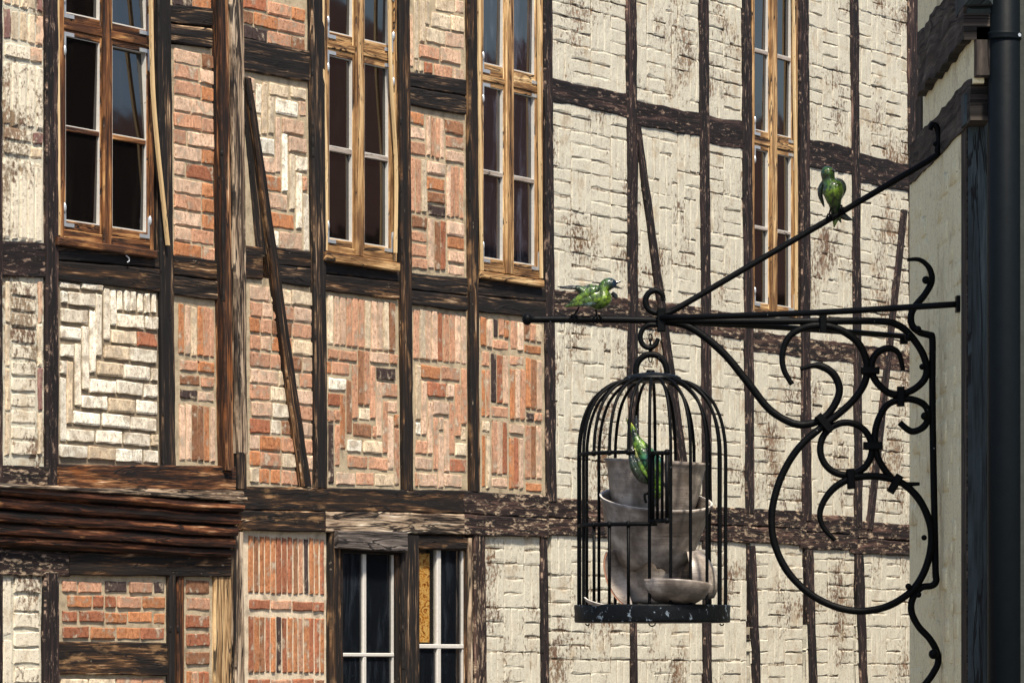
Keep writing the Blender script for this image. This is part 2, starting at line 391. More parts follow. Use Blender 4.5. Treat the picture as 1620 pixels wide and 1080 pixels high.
def brick_shape(w, h, rng, soft=1.0):
    """one rough brick, front at y=-1 unit of proudness (metres), centre at origin"""
    nx, nz = (4, 2) if w > h else (2, 4)
    be = min(.0045 * soft, w * .2, h * .2); v = []; f = []; rc = .0042 if soft < 1.45 else .0030
    xs = [-w / 2] + [-w / 2 + be + (w - 2 * be) * i / (nx - 1) for i in range(nx)] + [w / 2]
    zs = [-h / 2] + [-h / 2 + be + (h - 2 * be) * i / (nz - 1) for i in range(nz)] + [h / 2]
    for j, z in enumerate(zs):
        for i, x in enumerate(xs):
            ex = i in (0, len(xs) - 1); ez = j in (0, len(zs) - 1)
            y = rc if (ex or ez) else 0.0
            q = .0036 * soft
            v.append((x + rng.uniform(-q, q), y + rng.uniform(-.0015, .0015), z + rng.uniform(-q, q)))
    W = len(xs); Hh = len(zs)
    for j in range(Hh - 1):
        for i in range(W - 1): f.append((j * W + i, j * W + i + 1, (j + 1) * W + i + 1, (j + 1) * W + i))
    ring = [i for i in range(W)] + [j * W + W - 1 for j in range(1, Hh)] + [(Hh - 1) * W + i for i in range(W - 2, -1, -1)] + [j * W for j in range(Hh - 2, 0, -1)]
    b = len(v)
    for r in ring: v.append((v[r][0], .03, v[r][2]))
    k = len(ring)
    for i in range(k): f.append((ring[(i + 1) % k], ring[i], b + i, b + (i + 1) % k))
    return v, f
_rs = random.Random(11); BK = {}
def brick_mesh(w, h, mat, soft):
    cl = 'v' if h > w * 1.25 else ('h' if w > h * 2 else 's'); k = (cl, mat, _rs.randrange(5))
    if k not in BK:
        w0, h0 = {'v': (.068, .22), 'h': (.22, .066), 's': (.11, .066)}[cl]
        v, f = brick_shape(w0, h0, _rs, soft)
        me = bpy.data.meshes.new('brick'); me.from_pydata(v, [], f); me.materials.append(M[mat])
        me.polygons.foreach_set('use_smooth', [soft > 1.5] * len(f)); me.update(); BK[k] = (me, w0, h0)
    return BK[k]

class Panel:
    def __init__(s, h, px, mortar='mortar', pal='mix', mat='brick', seed=None, proud=.0075, joint=.0135, soft=1.0):
        """px = four corners (tl, tr, br, bl) of the infill in photo pixels"""
        s.h = h; s.pal = pal; s.mat = mat; s.proud = proud; s.joint = joint; s.soft = soft
        s.rng = random.Random(seed if seed is not None else px[0][0] * 13 + px[0][1])
        c = [Vector(FP(*p)) for p in px]; m = MB(); nx = 8; nz = 14; sd = s.rng.random() * 50
        s.umin, s.umax = min(c[0].x, c[3].x), max(c[1].x, c[2].x); s.vmin, s.vmax = min(c[2].y, c[3].y), max(c[0].y, c[1].y)
        for j in range(nz + 1):
            for i in range(nx + 1):
                p = c[3].lerp(c[2], i / nx).lerp(c[0].lerp(c[1], i / nx), j / nz)
                m.v.append((p.x - h.u0, .0025 * wob(p.x * 9, p.y * 9 + sd), p.y))
        for j in range(nz):
            for i in range(nx):
                a = j * (nx + 1) + i; m.face([a, a + 1, a + nx + 2, a + nx + 1])
        s.o = m.build('infill_panel', M[mortar], h.root, smooth=True)
    def rect(s, u0, v0, u1, v1, pal=None):
        j = s.joint / 2; k = j * (s.rng.uniform(-.2, .5) if s.soft > 1.45 else 1); u0 += k; u1 -= k; v0 += j * (s.rng.uniform(.3, 2.9) if s.soft > 1.45 else 1); v1 -= j * (.4 if s.soft > 1.45 else 1)
        if u1 - u0 < .018 or v1 - v0 < .018: return
        r = s.rng; e = .003
        s.h.bricks.append(((u0 + u1) / 2 + r.uniform(-e, e), (v0 + v1) / 2 + r.uniform(-e, e), u1 - u0, v1 - v0,
                           s.proud + r.uniform(-.003, .003), r.uniform(-.012, .012), pick(pal or s.pal, r), s))
    def px(s, L, z=None, pal=None, gap=5):
        """bricks given one by one as rectangles; z = (x offset, y offset, scale) of the enlargement they were measured in.
        the rectangles exclude the joints, so they are grown by half a joint first"""
        for q in L:
            x0, y0, x1, y1 = q[:4]
            if z: x0, x1 = z[0] + x0 * z[2], z[0] + x1 * z[2]; y0, y1 = z[1] + y0 * z[2], z[1] + y1 * z[2]
            u0, v1 = FP(x0, y0, s.proud); u1 = U(x1, s.proud); v0 = V(x0, y1, s.proud)
            j = s.joint * .36
            s.rect(u0 - j, v0 - j, u1 + j, v1 + j, q[4] if len(q) > 4 else pal)
    def block(s, x0, y0, x1, y1, nx, ny, run=False, z=None, pal=None, clip=None):
        """a block of nx by ny bricks; run = running bond"""
        if z: x0, x1 = z[0] + x0 * z[2], z[0] + x1 * z[2]; y0, y1 = z[1] + y0 * z[2], z[1] + y1 * z[2]
        u0, v1 = FP(x0, y0, s.proud); u1 = U(x1, s.proud); v0 = V(x0, y1, s.proud); L = (u1 - u0) / nx; h = (v1 - v0) / ny
        for j in range(ny):
            a = u0 - (L * (.5 + s.rng.uniform(-.12, .12)) if run and j % 2 else 0); vv = v1 - h * (j + 1)
            while a < u1 - .02:
                l2 = L * (s.rng.choice([1, 1, 1, .52]) if run else s.rng.uniform(.94, 1.06))
                b = min(a + l2, u1); b = u1 if u1 - b < .045 and not (nx > 4 and not run) else b
                aa = max(a, u0)
                if b - aa > .025: s.rect(aa, vv, b, vv + h, pal)
                a = b
    def basket(s, cell=.079):
        """decorative mix of upright and lying bricks in groups, filling the whole panel"""
        W = s.umax - s.umin; Hh = s.vmax - s.vmin; nx = max(2, round(W / cell)); nz = max(2, round(Hh / cell)); cx = W / nx; cz = Hh / nz
        g = [[0] * nx for _ in range(nz)]; r = s.rng; style = r.choice(['zig', 'bask', 'mix'])
        for j in range(nz):
            for i in range(nx):
                if g[j][i]: continue
                def free(a, b): return all(j + q < nz and i + p < nx and not g[j + q][i + p] for p in range(a) for q in range(b))
                if style == 'zig': v = ((i + (j // 1)) // 3) % 3 == 0
                elif style == 'bask': v = ((i // 3) + (j // 3)) % 2 == 0
                else: v = r.random() < .4
                opts = [(1, 3), (1, 2)] if v else [(3, 1), (2, 1)]
                opts += [(3, 1), (1, 3), (2, 1), (1, 2), (1, 1)]
                for (a, b) in opts:
                    if free(a, b):
                        for p in range(a):
                            for q in range(b): g[j + q][i + p] = 1
                        s.rect(s.umin + i * cx, s.vmin + j * cz, s.umin + (i + a) * cx, s.vmin + (j + b) * cz); break

def lay_bricks(h, joined_mat, limit=300):
    """the largest bricks as single objects under their panel, the rest joined as one part"""
    def area(b):
        q = Q0 + DIR * b[0]; z = q.y
        px = CX + FPX * q.x / z; py = HZ - FPX * (b[1] - EYE) / z
        inside = 1 if (-10 < px < 1440 and -10 < py < 1090) else .01
        return b[2] * b[3] / z ** 2 * inside
    L = sorted(h.bricks, key=area, reverse=True); rest = []
    n = 0
    for b in L:
        (u, v, wd, ht, pr, rot, col, pan) = b
        if n < limit:
            me, w0, h0 = brick_mesh(wd, ht, pan.mat, pan.soft)
            o = bpy.data.objects.new('brick', me); COL.objects.link(o); o.parent = pan.o
            o.location = (u - h.u0, -pr, v); o.rotation_euler = (0, rot, 0); o.scale = (wd / w0, 1, ht / h0)
            o.color = (*col, 1); n += 1
        else: rest.append(b)
    if rest:
        m = MB(); rg = random.Random(5)
        for (u, v, wd, ht, pr, rot, col, pan) in rest:
            vv, ff = brick_shape(wd, ht, rg, pan.soft); k = len(m.v)
            for p in vv: m.v.append((p[0] + u - h.u0 + p[2] * rot, p[1] - pr, p[2] + v))
            for f in ff: m.face([k + i for i in f], None, col)
        o = m.build('brickwork', M[joined_mat], h.root); o['kind'] = 'stuff'

# ---- windows
def window(h, xl, xr, mull, top, trans, ptop, munt, pbot, fbot, upbot, panes, mats, sill, d=.012, up_munt=None, sky_pane=False):
    """casement window: xl,xr outer columns; mull=(x0,x1); rows are (column, row) pairs measured in the photo; panes=(xl0,xl1,xr0,xr1)"""
    Mf, Ms, Mg = mats; U0 = h.u0
    uL, uR = U(xl), U(xr, d); m0, m1 = U(mull[0], d), U(mull[1], d)
    vt = V(*top); T0 = V(trans[0], trans[2]); T1 = V(trans[0], trans[1])
    b0 = V(fbot[0], fbot[2]); b1 = V(fbot[0], fbot[1]); fw = .028
    m = MB(); bv = .003
    m.box(uL - U0, uL + fw - U0, -d, .055, b0, vt, b=bv); m.box(uR - fw - U0, uR - U0, -d, .055, b0, vt, b=bv)
    m.box(m0 - U0, m1 - U0, -d - .006, .055, b0 + .001, vt, b=bv)
    for a, b in ((uL + fw, m0), (m1, uR - fw)):
        m.box(a - U0, b - U0, -d + .002, .055, T0, T1, b=bv); m.box(a - U0, b - U0, -d + .003, .055, b0, b1, b=bv)
    m.box(uL - U0, uR - U0, -d - .002, .055, vt, vt + .08, b=bv)
    win = m.build('window', Mf, h.root)
    rec = .016
    for side in (0, 1):
        a, b = (uL + fw + .001, m0 - .001) if side == 0 else (m1 + .001, uR - fw - .001)
        p0, p1 = U(panes[side * 2], .004), U(panes[side * 2 + 1], rec * .0)
        p0 = max(p0, a + .014); p1 = min(p1, b - .012)
        for up in (0, 1):
            if up: s0, s1 = T1 + .001, vt - .001; q0, q1 = V(*upbot), vt - .05; mu = up_munt
            else: s0, s1 = b1 + .001, T0 - .001; q0, q1 = V(*pbot), V(*ptop); mu = munt
            sm = MB(); y0 = -d + .007
            sm.box(a - U0, p0 - U0, y0, .03, s0, s1, b=.003); sm.box(p1 - U0, b - U0, y0, .03, s0, s1, b=.003)
            sm.box(p0 - U0, p1 - U0, y0 + .001, .03, s0, q0, b=.003); sm.box(p0 - U0, p1 - U0, y0 + .001, .03, q1, s1, b=.003)
            sm.build('sash', Ms, win)
            gb = MB(); w_ = .0045; yb = y0 + .004
            gb.box(p0 - U0, p0 + w_ - U0, yb, .028, q0, q1); gb.box(p1 - w_ - U0, p1 - U0, yb, .028, q0, q1)
            gb.box(p0 + w_ - U0, p1 - w_ - U0, yb + .001, .028, q0, q0 + w_ * 1.3); gb.box(p0 + w_ - U0, p1 - w_ - U0, yb + .001, .028, q1 - w_ * .6, q1)
            cuts = [q0]
            if mu:
                c0, c1 = V(mu[0], mu[2]), V(mu[0], mu[1]); gb.box(p0 + w_ - U0, p1 - w_ - U0, yb - .001, .028, c1 - .005, c1, b=.001); cuts += [c0, c1]
                mb_ = MB(); mb_.box(p0 + w_ - U0, p1 - w_ - U0, yb - .003, .028, c0, c1 - .0055, b=.003); mb_.build('glazing_bar', M['win_grey'] if Mf is not M['win_brown'] else Ms, win)
            gb.build('glazing_bead', M['white_bead'], win)
            cuts.append(q1)
            for z0, z1 in zip(cuts[::2], cuts[1::2]):
                pm = MB(); t = random.uniform(-.0012, .0012); t2 = random.uniform(-.0012, .0012)
                lean = (z1 - z0) * (.05 if side == 1 and z1 > V(*munt[:2]) - .01 else -.02) if sky_pane else (z1 - z0) * (-.012 if up else 0)
                x0, x1 = p0 + w_ * .5 - U0, p1 - w_ * .5 - U0
                rq = rec - max(lean, 0) * .55; pm.v = [(x0, rq + t, z0), (x1, rq - t, z0), (x1, rq - t + t2 + lean, z1), (x0, rq + t + t2 + lean, z1),
                        (x0, rq + .004 + t, z0), (x1, rq + .004 - t, z0), (x1, rq + .004 - t + t2 + lean, z1), (x0, rq + .004 + t + t2 + lean, z1)]
                for f in ((0, 1, 2, 3), (7, 6, 5, 4), (0, 4, 5, 1), (1, 5, 6, 2), (2, 6, 7, 3), (3, 7, 4, 0)): pm.face(f)
                pm.build('pane', Mg, win)
            # zinc angle plates at the sash corners on the hinge side
            for zc, dz in ((s0, 1), (s1, -1)):
                hm = MB(); xe = a if side == 0 else b; dx = 1 if side == 0 else -1
                A = sorted((xe + dx * .004 - U0, xe + dx * .018 - U0)); B_ = sorted((zc + dz * .012, zc + dz * .115))
                hm.box(A[0], A[1], y0 - .004, y0 + .004, B_[0], B_[1])
                A = sorted((xe + dx * .018 - U0, xe + dx * .085 - U0)); B_ = sorted((zc + dz * .012, zc + dz * .030))
                hm.box(A[0], A[1], y0 - .0035, y0 + .004, B_[0], B_[1])
                hm.ball((xe + dx * .004 - U0, y0 - .005, zc + dz * .10), .009, 6, (1, 1, 2.6))
                hm.build('hinge', M['zinc'], win)
    if sill:
        x0, x1, yt, yb, ds = sill
        m = MB(); u0, v1 = FP(x0, yt, ds); u1 = U(x1, ds); v0 = V(x0, yb, ds)
        m.box(u0 - U0, u1 - U0, -ds, .05, v0, v1, b=.006); m.build('sill', Mf if Mf is not M['win_grey'] else M['win_grey'], win)
    return win

def strip(h, pts, wpx, d, win, mat='strip'):
    """thin warped cover strip beside a window, along photo points"""
    U0 = h.u0; P = []
    for x, y in pts: u, v = FP(x, y, d); P.append((u - U0, -d, v))
    P = smooth_path(P, 6); m = MB(); hw = wpx; n = len(P); L = 0
    for i, p in enumerate(P):
        for (dx, dy) in ((-hw, 0), (hw, 0), (hw, .012), (-hw, .012)): m.v.append((p.x + dx, p.y + dy, p.z))
    for i in range(n - 1):
        L2 = L + (P[i + 1] - P[i]).length
        for k in range(4):
            k2 = (k + 1) % 4
            m.face([i * 4 + k, (i + 1) * 4 + k, (i + 1) * 4 + k2, i * 4 + k2][::-1], [(L, k * .02), (L2, k * .02), (L2, k * .02 + .02), (L, k * .02 + .02)][::-1])
        L = L2
    m.face([0, 1, 2, 3]); m.face([(n - 1) * 4 + k for k in (3, 2, 1, 0)])
    m.build('cover_strip', M[mat], win)

# ------------------------------------------------------------------ ground and house bodies
def ground():
    m = MB(); m.v = [(-150, -60, 0), (150, -60, 0), (150, 240, 0), (-150, 240, 0)]; m.face([0, 1, 2, 3])
    N = NT('cobbled_ground'); P = N.n('NewGeometry').outputs['Position']
    vo = N.n('TexVoronoi'); vo.feature = 'DISTANCE_TO_EDGE'; N.l(P, vo.inputs['Vector']); vo.inputs['Scale'].default_value = 8
    a = N.step(vo.outputs['Distance'], .02, .12); c = N.mix(N.noise(P, 3, 5), (.10, .09, .08), (.22, .20, .175))
    N.bump(a, .02, .8)
    o = m.build('ground', N.end(N.mix(a, (.05, .045, .04), c), .85)); o['kind'] = 'structure'
ground()
def body(h, px0, px1, top, roofm):
    """masonry behind the facade and the roof over it"""
    a, b = U(px0) - h.u0, U(px1) - h.u0
    m = MB(); m.box(a, b, .058, 5.5, 0, top); m.build('masonry_core', M['mortar_dark'], h.root)
    m = MB(); n = len(m.v); m.v = [(a - .2, -.05, top), (b + .05, -.05, top), (b + .05, 2.8, top + 2.6), (a - .2, 2.8, top + 2.6), (a - .2, 5.6, top), (b + .05, 5.6, top)]
    m.face([0, 1, 2, 3]); m.face([3, 2, 5, 4]); m.face([0, 3, 4]); m.face([1, 5, 2]); m.face([0, 4, 5, 1]); m.build('roof', roofm, h.root)
M['tiles'] = simple('dark_roof_tiles', (.10, .045, .03), .8, .3, 0, .5, 6, .02)
body(HL, -160, 867, 6.6, M['tiles']); body(HR, 869, 1478, 6.6, M['tiles'])

# ------------------------------------------------------------------ left part of the house: timbers
z1 = (0, 0, .37037); z2 = (0, 380, .37037); z3 = (0, 700, .3518); z4 = (370, 0, .37037); z5 = (370, 380, .37037)
z6 = (370, 700, .3518); z8 = (740, 380, .37037); z9 = (740, 700, .3518)
T = -28
post(HL, (-14, -14), (5, 6), (T, 1100), .02, 'beam_paint')
post(HL, (68, 69), (93, 94), (T, 772), .022, 'beam_paint')
beam(HL, 2, 72, (381, 437), (384, 439), .016, 'beam_paint')
beam(HL, 0, 95, (735, 768), (738, 769), .018, 'beam_flaked')
post(HL, (244, 252), (271, 279), (T, 737), .024, 'beam_black')
beam(HL, 270, 336, (8, 35), (12, 42), .014, 'beam_black'); beam(HL, 270, 336, (37, 66), (46, 77), .018, 'beam_black')
post(HL, (333, 344), (362, 371), (T, 742), .055, 'beam_brown')
post(HL, (357, 369), (386, 393), (T, 716), .028, 'beam_pale')
post(HL, (369, 370), (391, 391), (714, 772), .03, 'beam_black', name='joint_block')
beam(HL, 90, 253, (388, 411), (396, 424), .014, 'beam_black'); beam(HL, 90, 253, (412, 442), (425, 462), .018, 'beam')
beam(HL, 276, 347, (404, 434), (411, 443), .014, 'beam'); beam(HL, 276, 347, (436, 467), (445, 475), .018, 'beam_black')
beam(HL, 93, 373, (734, 772), (737, 776), .030, 'beam_brown')
beam(HL, -10, 386, (766, 786), (776, 802), .034, 'beam_pale', name='timber_plank')
# lower left under the cornice
beam(HL, -10, 112, (868, 908), (874, 912), .02, 'beam_flaked'); beam(HL, 110, 366, (874, 910), (876, 912), .024, 'beam')
post(HL, (66, 64), (95, 95), (905, 1100), .022, 'beam_paint')
post(HL, (263, 262), (279, 278), (908, 1100), .026, 'beam_black'); post(HL, (277, 277), (292, 292), (908, 1100), .016, 'beam_brown')
beam(HL, 94, 265, (1014, 1066), (1016, 1068), .018, 'beam')
post(HL, (336, 336), (367, 367), (910, 1100), .016, 'beam_tan')
post(HL, (365, 366), (386, 388), (840, 1100), .026, 'beam_pale')
# bay with the brace
beam(HL, 383, 490, (60, 112), (80, 130), .018, 'beam_black')
post(HL, (485, 494), (514, 519), (T, 770), .03, 'beam_black')
beam(HL, 386, 416, (388, 440), (392, 442), .014, 'beam'); beam(HL, 432, 492, (390, 418), (397, 424), .014, 'beam'); beam(HL, 432, 492, (418, 446), (424, 454), .017, 'beam_black')
post(HL, (382, 405), (392, 424), (150, 400), .010, 'beam_black', name='dark_brace_strip')  # black timber strip filling the dark gap beside the brace
post(HL, (381, 470), (399, 494), (120, 768), .034, 'beam', name='brace')
beam(HL, 514, 632, (411, 432), (424, 446), .014, 'beam_black'); beam(HL, 514, 632, (433, 460), (446, 474), .019, 'beam')
post(HL, (625, 633), (649, 655), (T, 774), .028, 'beam')
beam(HL, 646, 738, (112, 137), (127, 152), .014, 'beam_black'); beam(HL, 646, 738, (138, 166), (153, 183), .018, 'beam_black')
beam(HL, 650, 740, (431, 458), (440, 468), .016, 'beam_black'); beam(HL, 650, 740, (459, 481), (468, 493), .020, 'beam_black')
post(HL, (735, 740), (756, 760), (T, 776), .028, 'beam')
beam(HL, 756, 864, (440, 466), (450, 478), .014, 'beam_black'); beam(HL, 756, 864, (467, 493), (478, 503), .018, 'beam_black')
# sill beam across the house
beam(HL, 385, 735, (768, 806), (776, 812), .028, 'beam'); beam(HL, 383, 517, (807, 838), (809, 841), .034, 'beam'); beam(HL, 516, 735, (808, 841), (813, 846), .036, 'beam_pale', label='pale silvered lower sill timber with knots')
beam(HL, 733, 868, (776, 812), (784, 820), .026, 'beam_flaked'); beam(HL, 733, 868, (813, 846), (820, 850), .03, 'beam_flaked')
# ground floor openings
post(HL, (516, 516), (540, 541), (840, 1100), .03, 'beam')
post(HL, (628, 630), (664, 663), (845, 1100), .034, 'beam_black')
post(HL, (736, 736), (748, 748), (850, 1100), .03, 'beam_pale'); post(HL, (746, 746), (769, 771), (846, 1100), .024, 'beam_flaked')
post(HL, (852, 854), (867, 870), (846, 1100), .022, 'beam_paint')
beam(HL, 536, 645, (839, 866), (841, 874), .058, 'beam_grey', name='lintel', label='grey weathered lintel over the ground floor window')
beam(HL, 660, 740, (846, 866), (849, 869), .022, 'beam', name='lintel')

# cornice: one moulded timber with four ribs, deep in front of the wall
def cornice():
    d = .115; x0, x1 = -60, 383
    uA, uB = U(x0, d) - HL.u0, U(x1, d) - HL.u0
    vT = V(190, 783, d); vB = V(190, 874, .05); H = vT - vB
    prof = [(.03, .0), (.03, .03), (.045, .04), (.06, .08), (.06, .16), (.036, .19), (.074, .215), (.078, .27), (.078, .36), (.050, .40), (.09, .425), (.096, .48), (.096, .57), (.066, .61),
            (.106, .64), (.112, .69), (.112, .79), (.082, .83), (.12, .86), (.134, .91), (.134, .97), (.125, 1.0)]
    tilt = .028
    m = MB(); n = 44; K = len(prof) + 2
    for i in range(n + 1):
        t = i / n; u = uA + (uB - uA) * t
        row = [(-.0, vB)] + [(dd, vB + H * s) for dd, s in prof] + [(0.0, vT)]
        for k, (dd, z) in enumerate(row):
            m.v.append((u, -dd + .003 * wob(u * 5, z * 31), z + tilt * (t - .55) * -.9 + .004 * wob(u * 3, 4) + .0025 * wob(u * 14, z * 9)))
    L = uB - uA
    for i in range(n):
        for k in range(K - 1):
            a = i * K + k; m.face([a, a + K, a + K + 1, a + 1], [(L * i / n, k * .02), (L * (i + 1) / n, k * .02), (L * (i + 1) / n, k * .02 + .02), (L * i / n, k * .02 + .02)])
    m.face([k for k in range(K)]); m.face([n * K + k for k in range(K)][::-1], [(.1, k * .02) for k in range(K)])
    o = m.build('cornice', M['mould'], HL.root)
    m = MB(); m.box(uA, uB + .012, -.142, .0, vT + .004, vT + .024, b=.005); m.build('cap_board', M['beam_pale'], o).rotation_euler = (0, 0, 0)
cornice()

# ------------------------------------------------------------------ left part of the house: infill panels and bricks
def P4(x0, x1, yl, yr): return [(x0, yl[0]), (x1, yr[0]), (x1, yr[1]), (x0, yl[1])]
sp = dict(mortar='mortar_cream', pal='soot', mat='sbrick', soft=1.4, proud=.007)
p = Panel(HL, P4(3, 72, (T, 384), (T, 390)), **sp)
p.block(15, 30, 188, 165, 5, 1, z=z1); p.block(20, 170, 186, 240, 1.4, 1, z=z1); p.block(15, 250, 188, 530, 5, 1, z=z1)
p.block(20, 535, 188, 595, 1.4, 1, z=z1); p.block(20, 600, 188, 660, 1.6, 1, z=z1); p.block(15, 668, 190, 1020, 5, 1, z=z1); p.block(15, -70, 188, 22, 5, 1, z=z1)
p = Panel(HL, P4(3, 72, (434, 742), (438, 744)), **sp)
p.block(50, 165, 160, 920, 1, 11, z=z2); p.block(22, 165, 48, 920, 1, 4, z=z2); p.block(162, 165, 186, 920, 1, 4, z=z2)
p = Panel(HL, P4(-4, 70, (905, 1100), (908, 1100)), **sp)
p.block(62, 598, 182, 1082, 1, 6, z=z3); p.block(-10, 600, 58, 870, 3, 1, z=z3); p.block(-10, 880, 58, 1100, 3, 1, z=z3)

p = Panel(HL, P4(90, 256, (440, 740), (458, 742)), 'mortar_dark', 'white', proud=.011)
A = [(265, 215, 290, 262), (262, 175, 345, 203), (350, 178, 440, 206), (295, 218, 408, 275), (265, 285, 378, 345), (262, 365, 348, 418), (262, 440, 318, 495), (262, 512, 288, 570),
     (415, 228, 440, 495), (447, 205, 470, 425), (475, 210, 498, 358), (387, 300, 410, 565), (355, 365, 380, 635), (325, 440, 348, 705), (290, 510, 315, 780), (262, 585, 285, 855),
     (505, 212, 528, 298), (535, 214, 556, 299), (563, 218, 585, 302), (592, 221, 615, 304), (622, 224, 642, 307), (652, 227, 672, 310),
     (505, 310, 618, 368), (625, 324, 675, 380), (478, 378, 585, 437), (590, 391, 675, 450, 'mix'), (447, 447, 555, 505), (562, 459, 672, 518), (420, 517, 528, 576), (535, 529, 643, 588), (650, 541, 678, 597),
     (387, 588, 497, 646), (503, 599, 612, 657), (618, 610, 675, 667), (353, 657, 462, 712), (470, 670, 580, 728), (588, 681, 675, 738),
     (320, 730, 432, 784), (440, 740, 555, 796), (560, 750, 670, 805), (290, 802, 408, 856), (413, 810, 525, 865), (530, 818, 642, 872), (650, 826, 678, 877),
     (260, 872, 375, 928), (380, 879, 495, 935), (500, 886, 612, 943), (618, 893, 678, 948)]
p.px(A, z2)
p = Panel(HL, P4(275, 347, (466, 740), (474, 742)), 'mortar', 'tan')
p.block(765, 268, 922, 490, 6, 1, z=z2); p.block(770, 502, 920, 556, 2, 1, z=z2); p.block(770, 566, 920, 618, 1.7, 1, z=z2, pal='orange'); p.block(770, 630, 920, 680, 2, 1, z=z2); p.block(768, 692, 925, 940, 6, 1, z=z2)
p = Panel(HL, P4(268, 345, (70, 408), (78, 412)), 'mortar', 'mix'); p.block(276, 73, 340, 407, 1.45, 13, True)
p = Panel(HL, P4(268, 338, (T, 12), (T, 18)), 'mortar', 'mix'); p.block(273, -20, 336, 10, 2, 1)
p = Panel(HL, P4(90, 266, (908, 1018), (908, 1020)), 'mortar', 'orange')
for y0, y1, xs in ((620, 670, (285, 350, 358, 462, 475, 572, 583, 685, 697, 745)), (686, 740, (308, 415, 425, 470, 476, 522, 530, 635, 645, 745)),
                   (757, 806, (285, 352, 360, 470, 478, 573, 582, 688, 695, 745)), (824, 878, (285, 402, 412, 520, 528, 632, 637, 742))):
    p.px([(a, y0 + (a - 285) * .012, b, y1 + (a - 285) * .012) for a, b in zip(xs[::2], xs[1::2])], z3)
p = Panel(HL, P4(90, 266, (1064, 1110), (1064, 1110)), 'mortar', 'pale'); p.block(97, 1071, 262, 1098, 4, 1)
p = Panel(HL, P4(288, 340, (908, 1100), (908, 1100)), 'mortar', 'red')
for y0, y1 in ((615, 678), (697, 752), (776, 835), (856, 915), (936, 995)): p.px([(842, y0, 946, y1)], z3)
p.block(842, 1020, 946, 1130, 4, 1, z=z3)
p = Panel(HL, P4(383, 490, (T, 68), (T, 88)), 'mortar', 'tan'); p.block(386, -10, 484, 62, 2.6, 3, True)
p = Panel(HL, P4(383, 492, (108, 404), (124, 410)), 'mortar', 'pale')
p.px([(55, 325, 92, 385), (97, 355, 120, 485), (123, 345, 145, 570), (155, 350, 235, 402), (248, 370, 310, 418), (152, 410, 175, 572), (182, 415, 275, 480), (282, 430, 312, 495), (210, 500, 300, 565),
      (182, 500, 203, 740), (208, 572, 230, 820, 'white'), (237, 580, 312, 645), (110, 585, 178, 655), (240, 655, 262, 895), (267, 665, 315, 725), (122, 665, 180, 732), (135, 745, 205, 812),
      (268, 740, 292, 980), (298, 750, 316, 812), (150, 822, 230, 890), (300, 825, 320, 1070), (160, 905, 262, 970), (200, 985, 295, 1060), (170, 985, 192, 1050), (72, 395, 92, 490), (95, 495, 118, 575)], z4)
p = Panel(HL, P4(388, 497, (436, 772), (450, 774)), 'mortar', 'K'); p.block(396, 448, 496, 764, 3.05, 12, True)
p = Panel(HL, P4(512, 634, (456, 772), (470, 776)), 'mortar', 'tan')
p.block(402, 228, 695, 448, 11, 1, z=z5)
p.px([(405, 460, 445, 502), (452, 465, 528, 508, 'mix'), (585, 472, 665, 520), (670, 488, 702, 530), (535, 468, 556, 700), (560, 472, 581, 704), (403, 515, 420, 568), (424, 517, 498, 572), (612, 540, 690, 592),
      (510, 530, 531, 762), (587, 538, 608, 765), (407, 585, 480, 637, 'white'), (637, 605, 702, 665), (484, 595, 506, 827), (612, 600, 634, 836), (405, 650, 455, 704), (660, 683, 702, 735),
      (457, 655, 480, 892), (640, 682, 659, 906), (540, 716, 585, 768), (405, 722, 428, 772), (432, 722, 454, 772), (512, 780, 590, 836), (595, 790, 612, 838), (488, 848, 547, 902, 'white'), (555, 852, 636, 904, 'white'),
      (408, 785, 430, 1040), (434, 785, 454, 960), (662, 750, 685, 978), (690, 800, 708, 1045), (688, 742, 706, 792), (490, 918, 573, 970), (580, 922, 660, 976), (440, 988, 520, 1042), (527, 990, 602, 1045), (607, 994, 688, 1048)], z5)
p = Panel(HL, P4(650, 742, (478, 774), (488, 778)), 'mortar', 'pale')
p.block(768, 288, 995, 508, 9, 1, z=z5)
p.px([(805, 530, 883, 586), (890, 537, 968, 595), (778, 530, 799, 766), (975, 545, 995, 782), (830, 600, 905, 662), (912, 610, 943, 668), (805, 600, 825, 832), (948, 610, 969, 836), (855, 683, 921, 742),
      (832, 685, 851, 912), (926, 690, 946, 912), (856, 755, 874, 978), (901, 765, 921, 988), (879, 756, 897, 810), (877, 822, 898, 1055), (780, 775, 800, 828), (975, 795, 996, 850), (780, 850, 828, 908), (950, 862, 996, 916),
      (778, 925, 850, 978), (926, 928, 996, 985), (795, 992, 872, 1050), (903, 997, 977, 1052), (778, 992, 791, 1050)], z5)
p = Panel(HL, P4(646, 740, (164, 436), (180, 446)), 'mortar', 'tan')
p.px([(757, 475, 815, 525), (760, 540, 818, 590), (757, 600, 820, 655), (905, 510, 982, 565), (908, 577, 984, 627), (908, 640, 984, 688), (757, 670, 776, 905), (782, 676, 801, 905), (806, 680, 825, 905),
      (830, 685, 905, 738), (830, 752, 905, 805, 'mix'), (832, 817, 905, 862, 'mix'), (832, 873, 905, 918), (765, 920, 826, 970), (762, 983, 826, 1027), (762, 1038, 828, 1090), (762, 1100, 828, 1145),
      (915, 940, 986, 1000), (917, 1008, 986, 1058), (917, 1068, 986, 1118), (917, 1130, 986, 1172)], z4)
p.block(824, 490, 902, 668, 4, 1, z=z4); p.block(909, 700, 986, 925, 4, 1, z=z4); p.block(833, 930, 908, 1150, 3, 1, z=z4)
p = Panel(HL, P4(646, 740, (T, 118), (T, 134)), 'mortar', 'pale')
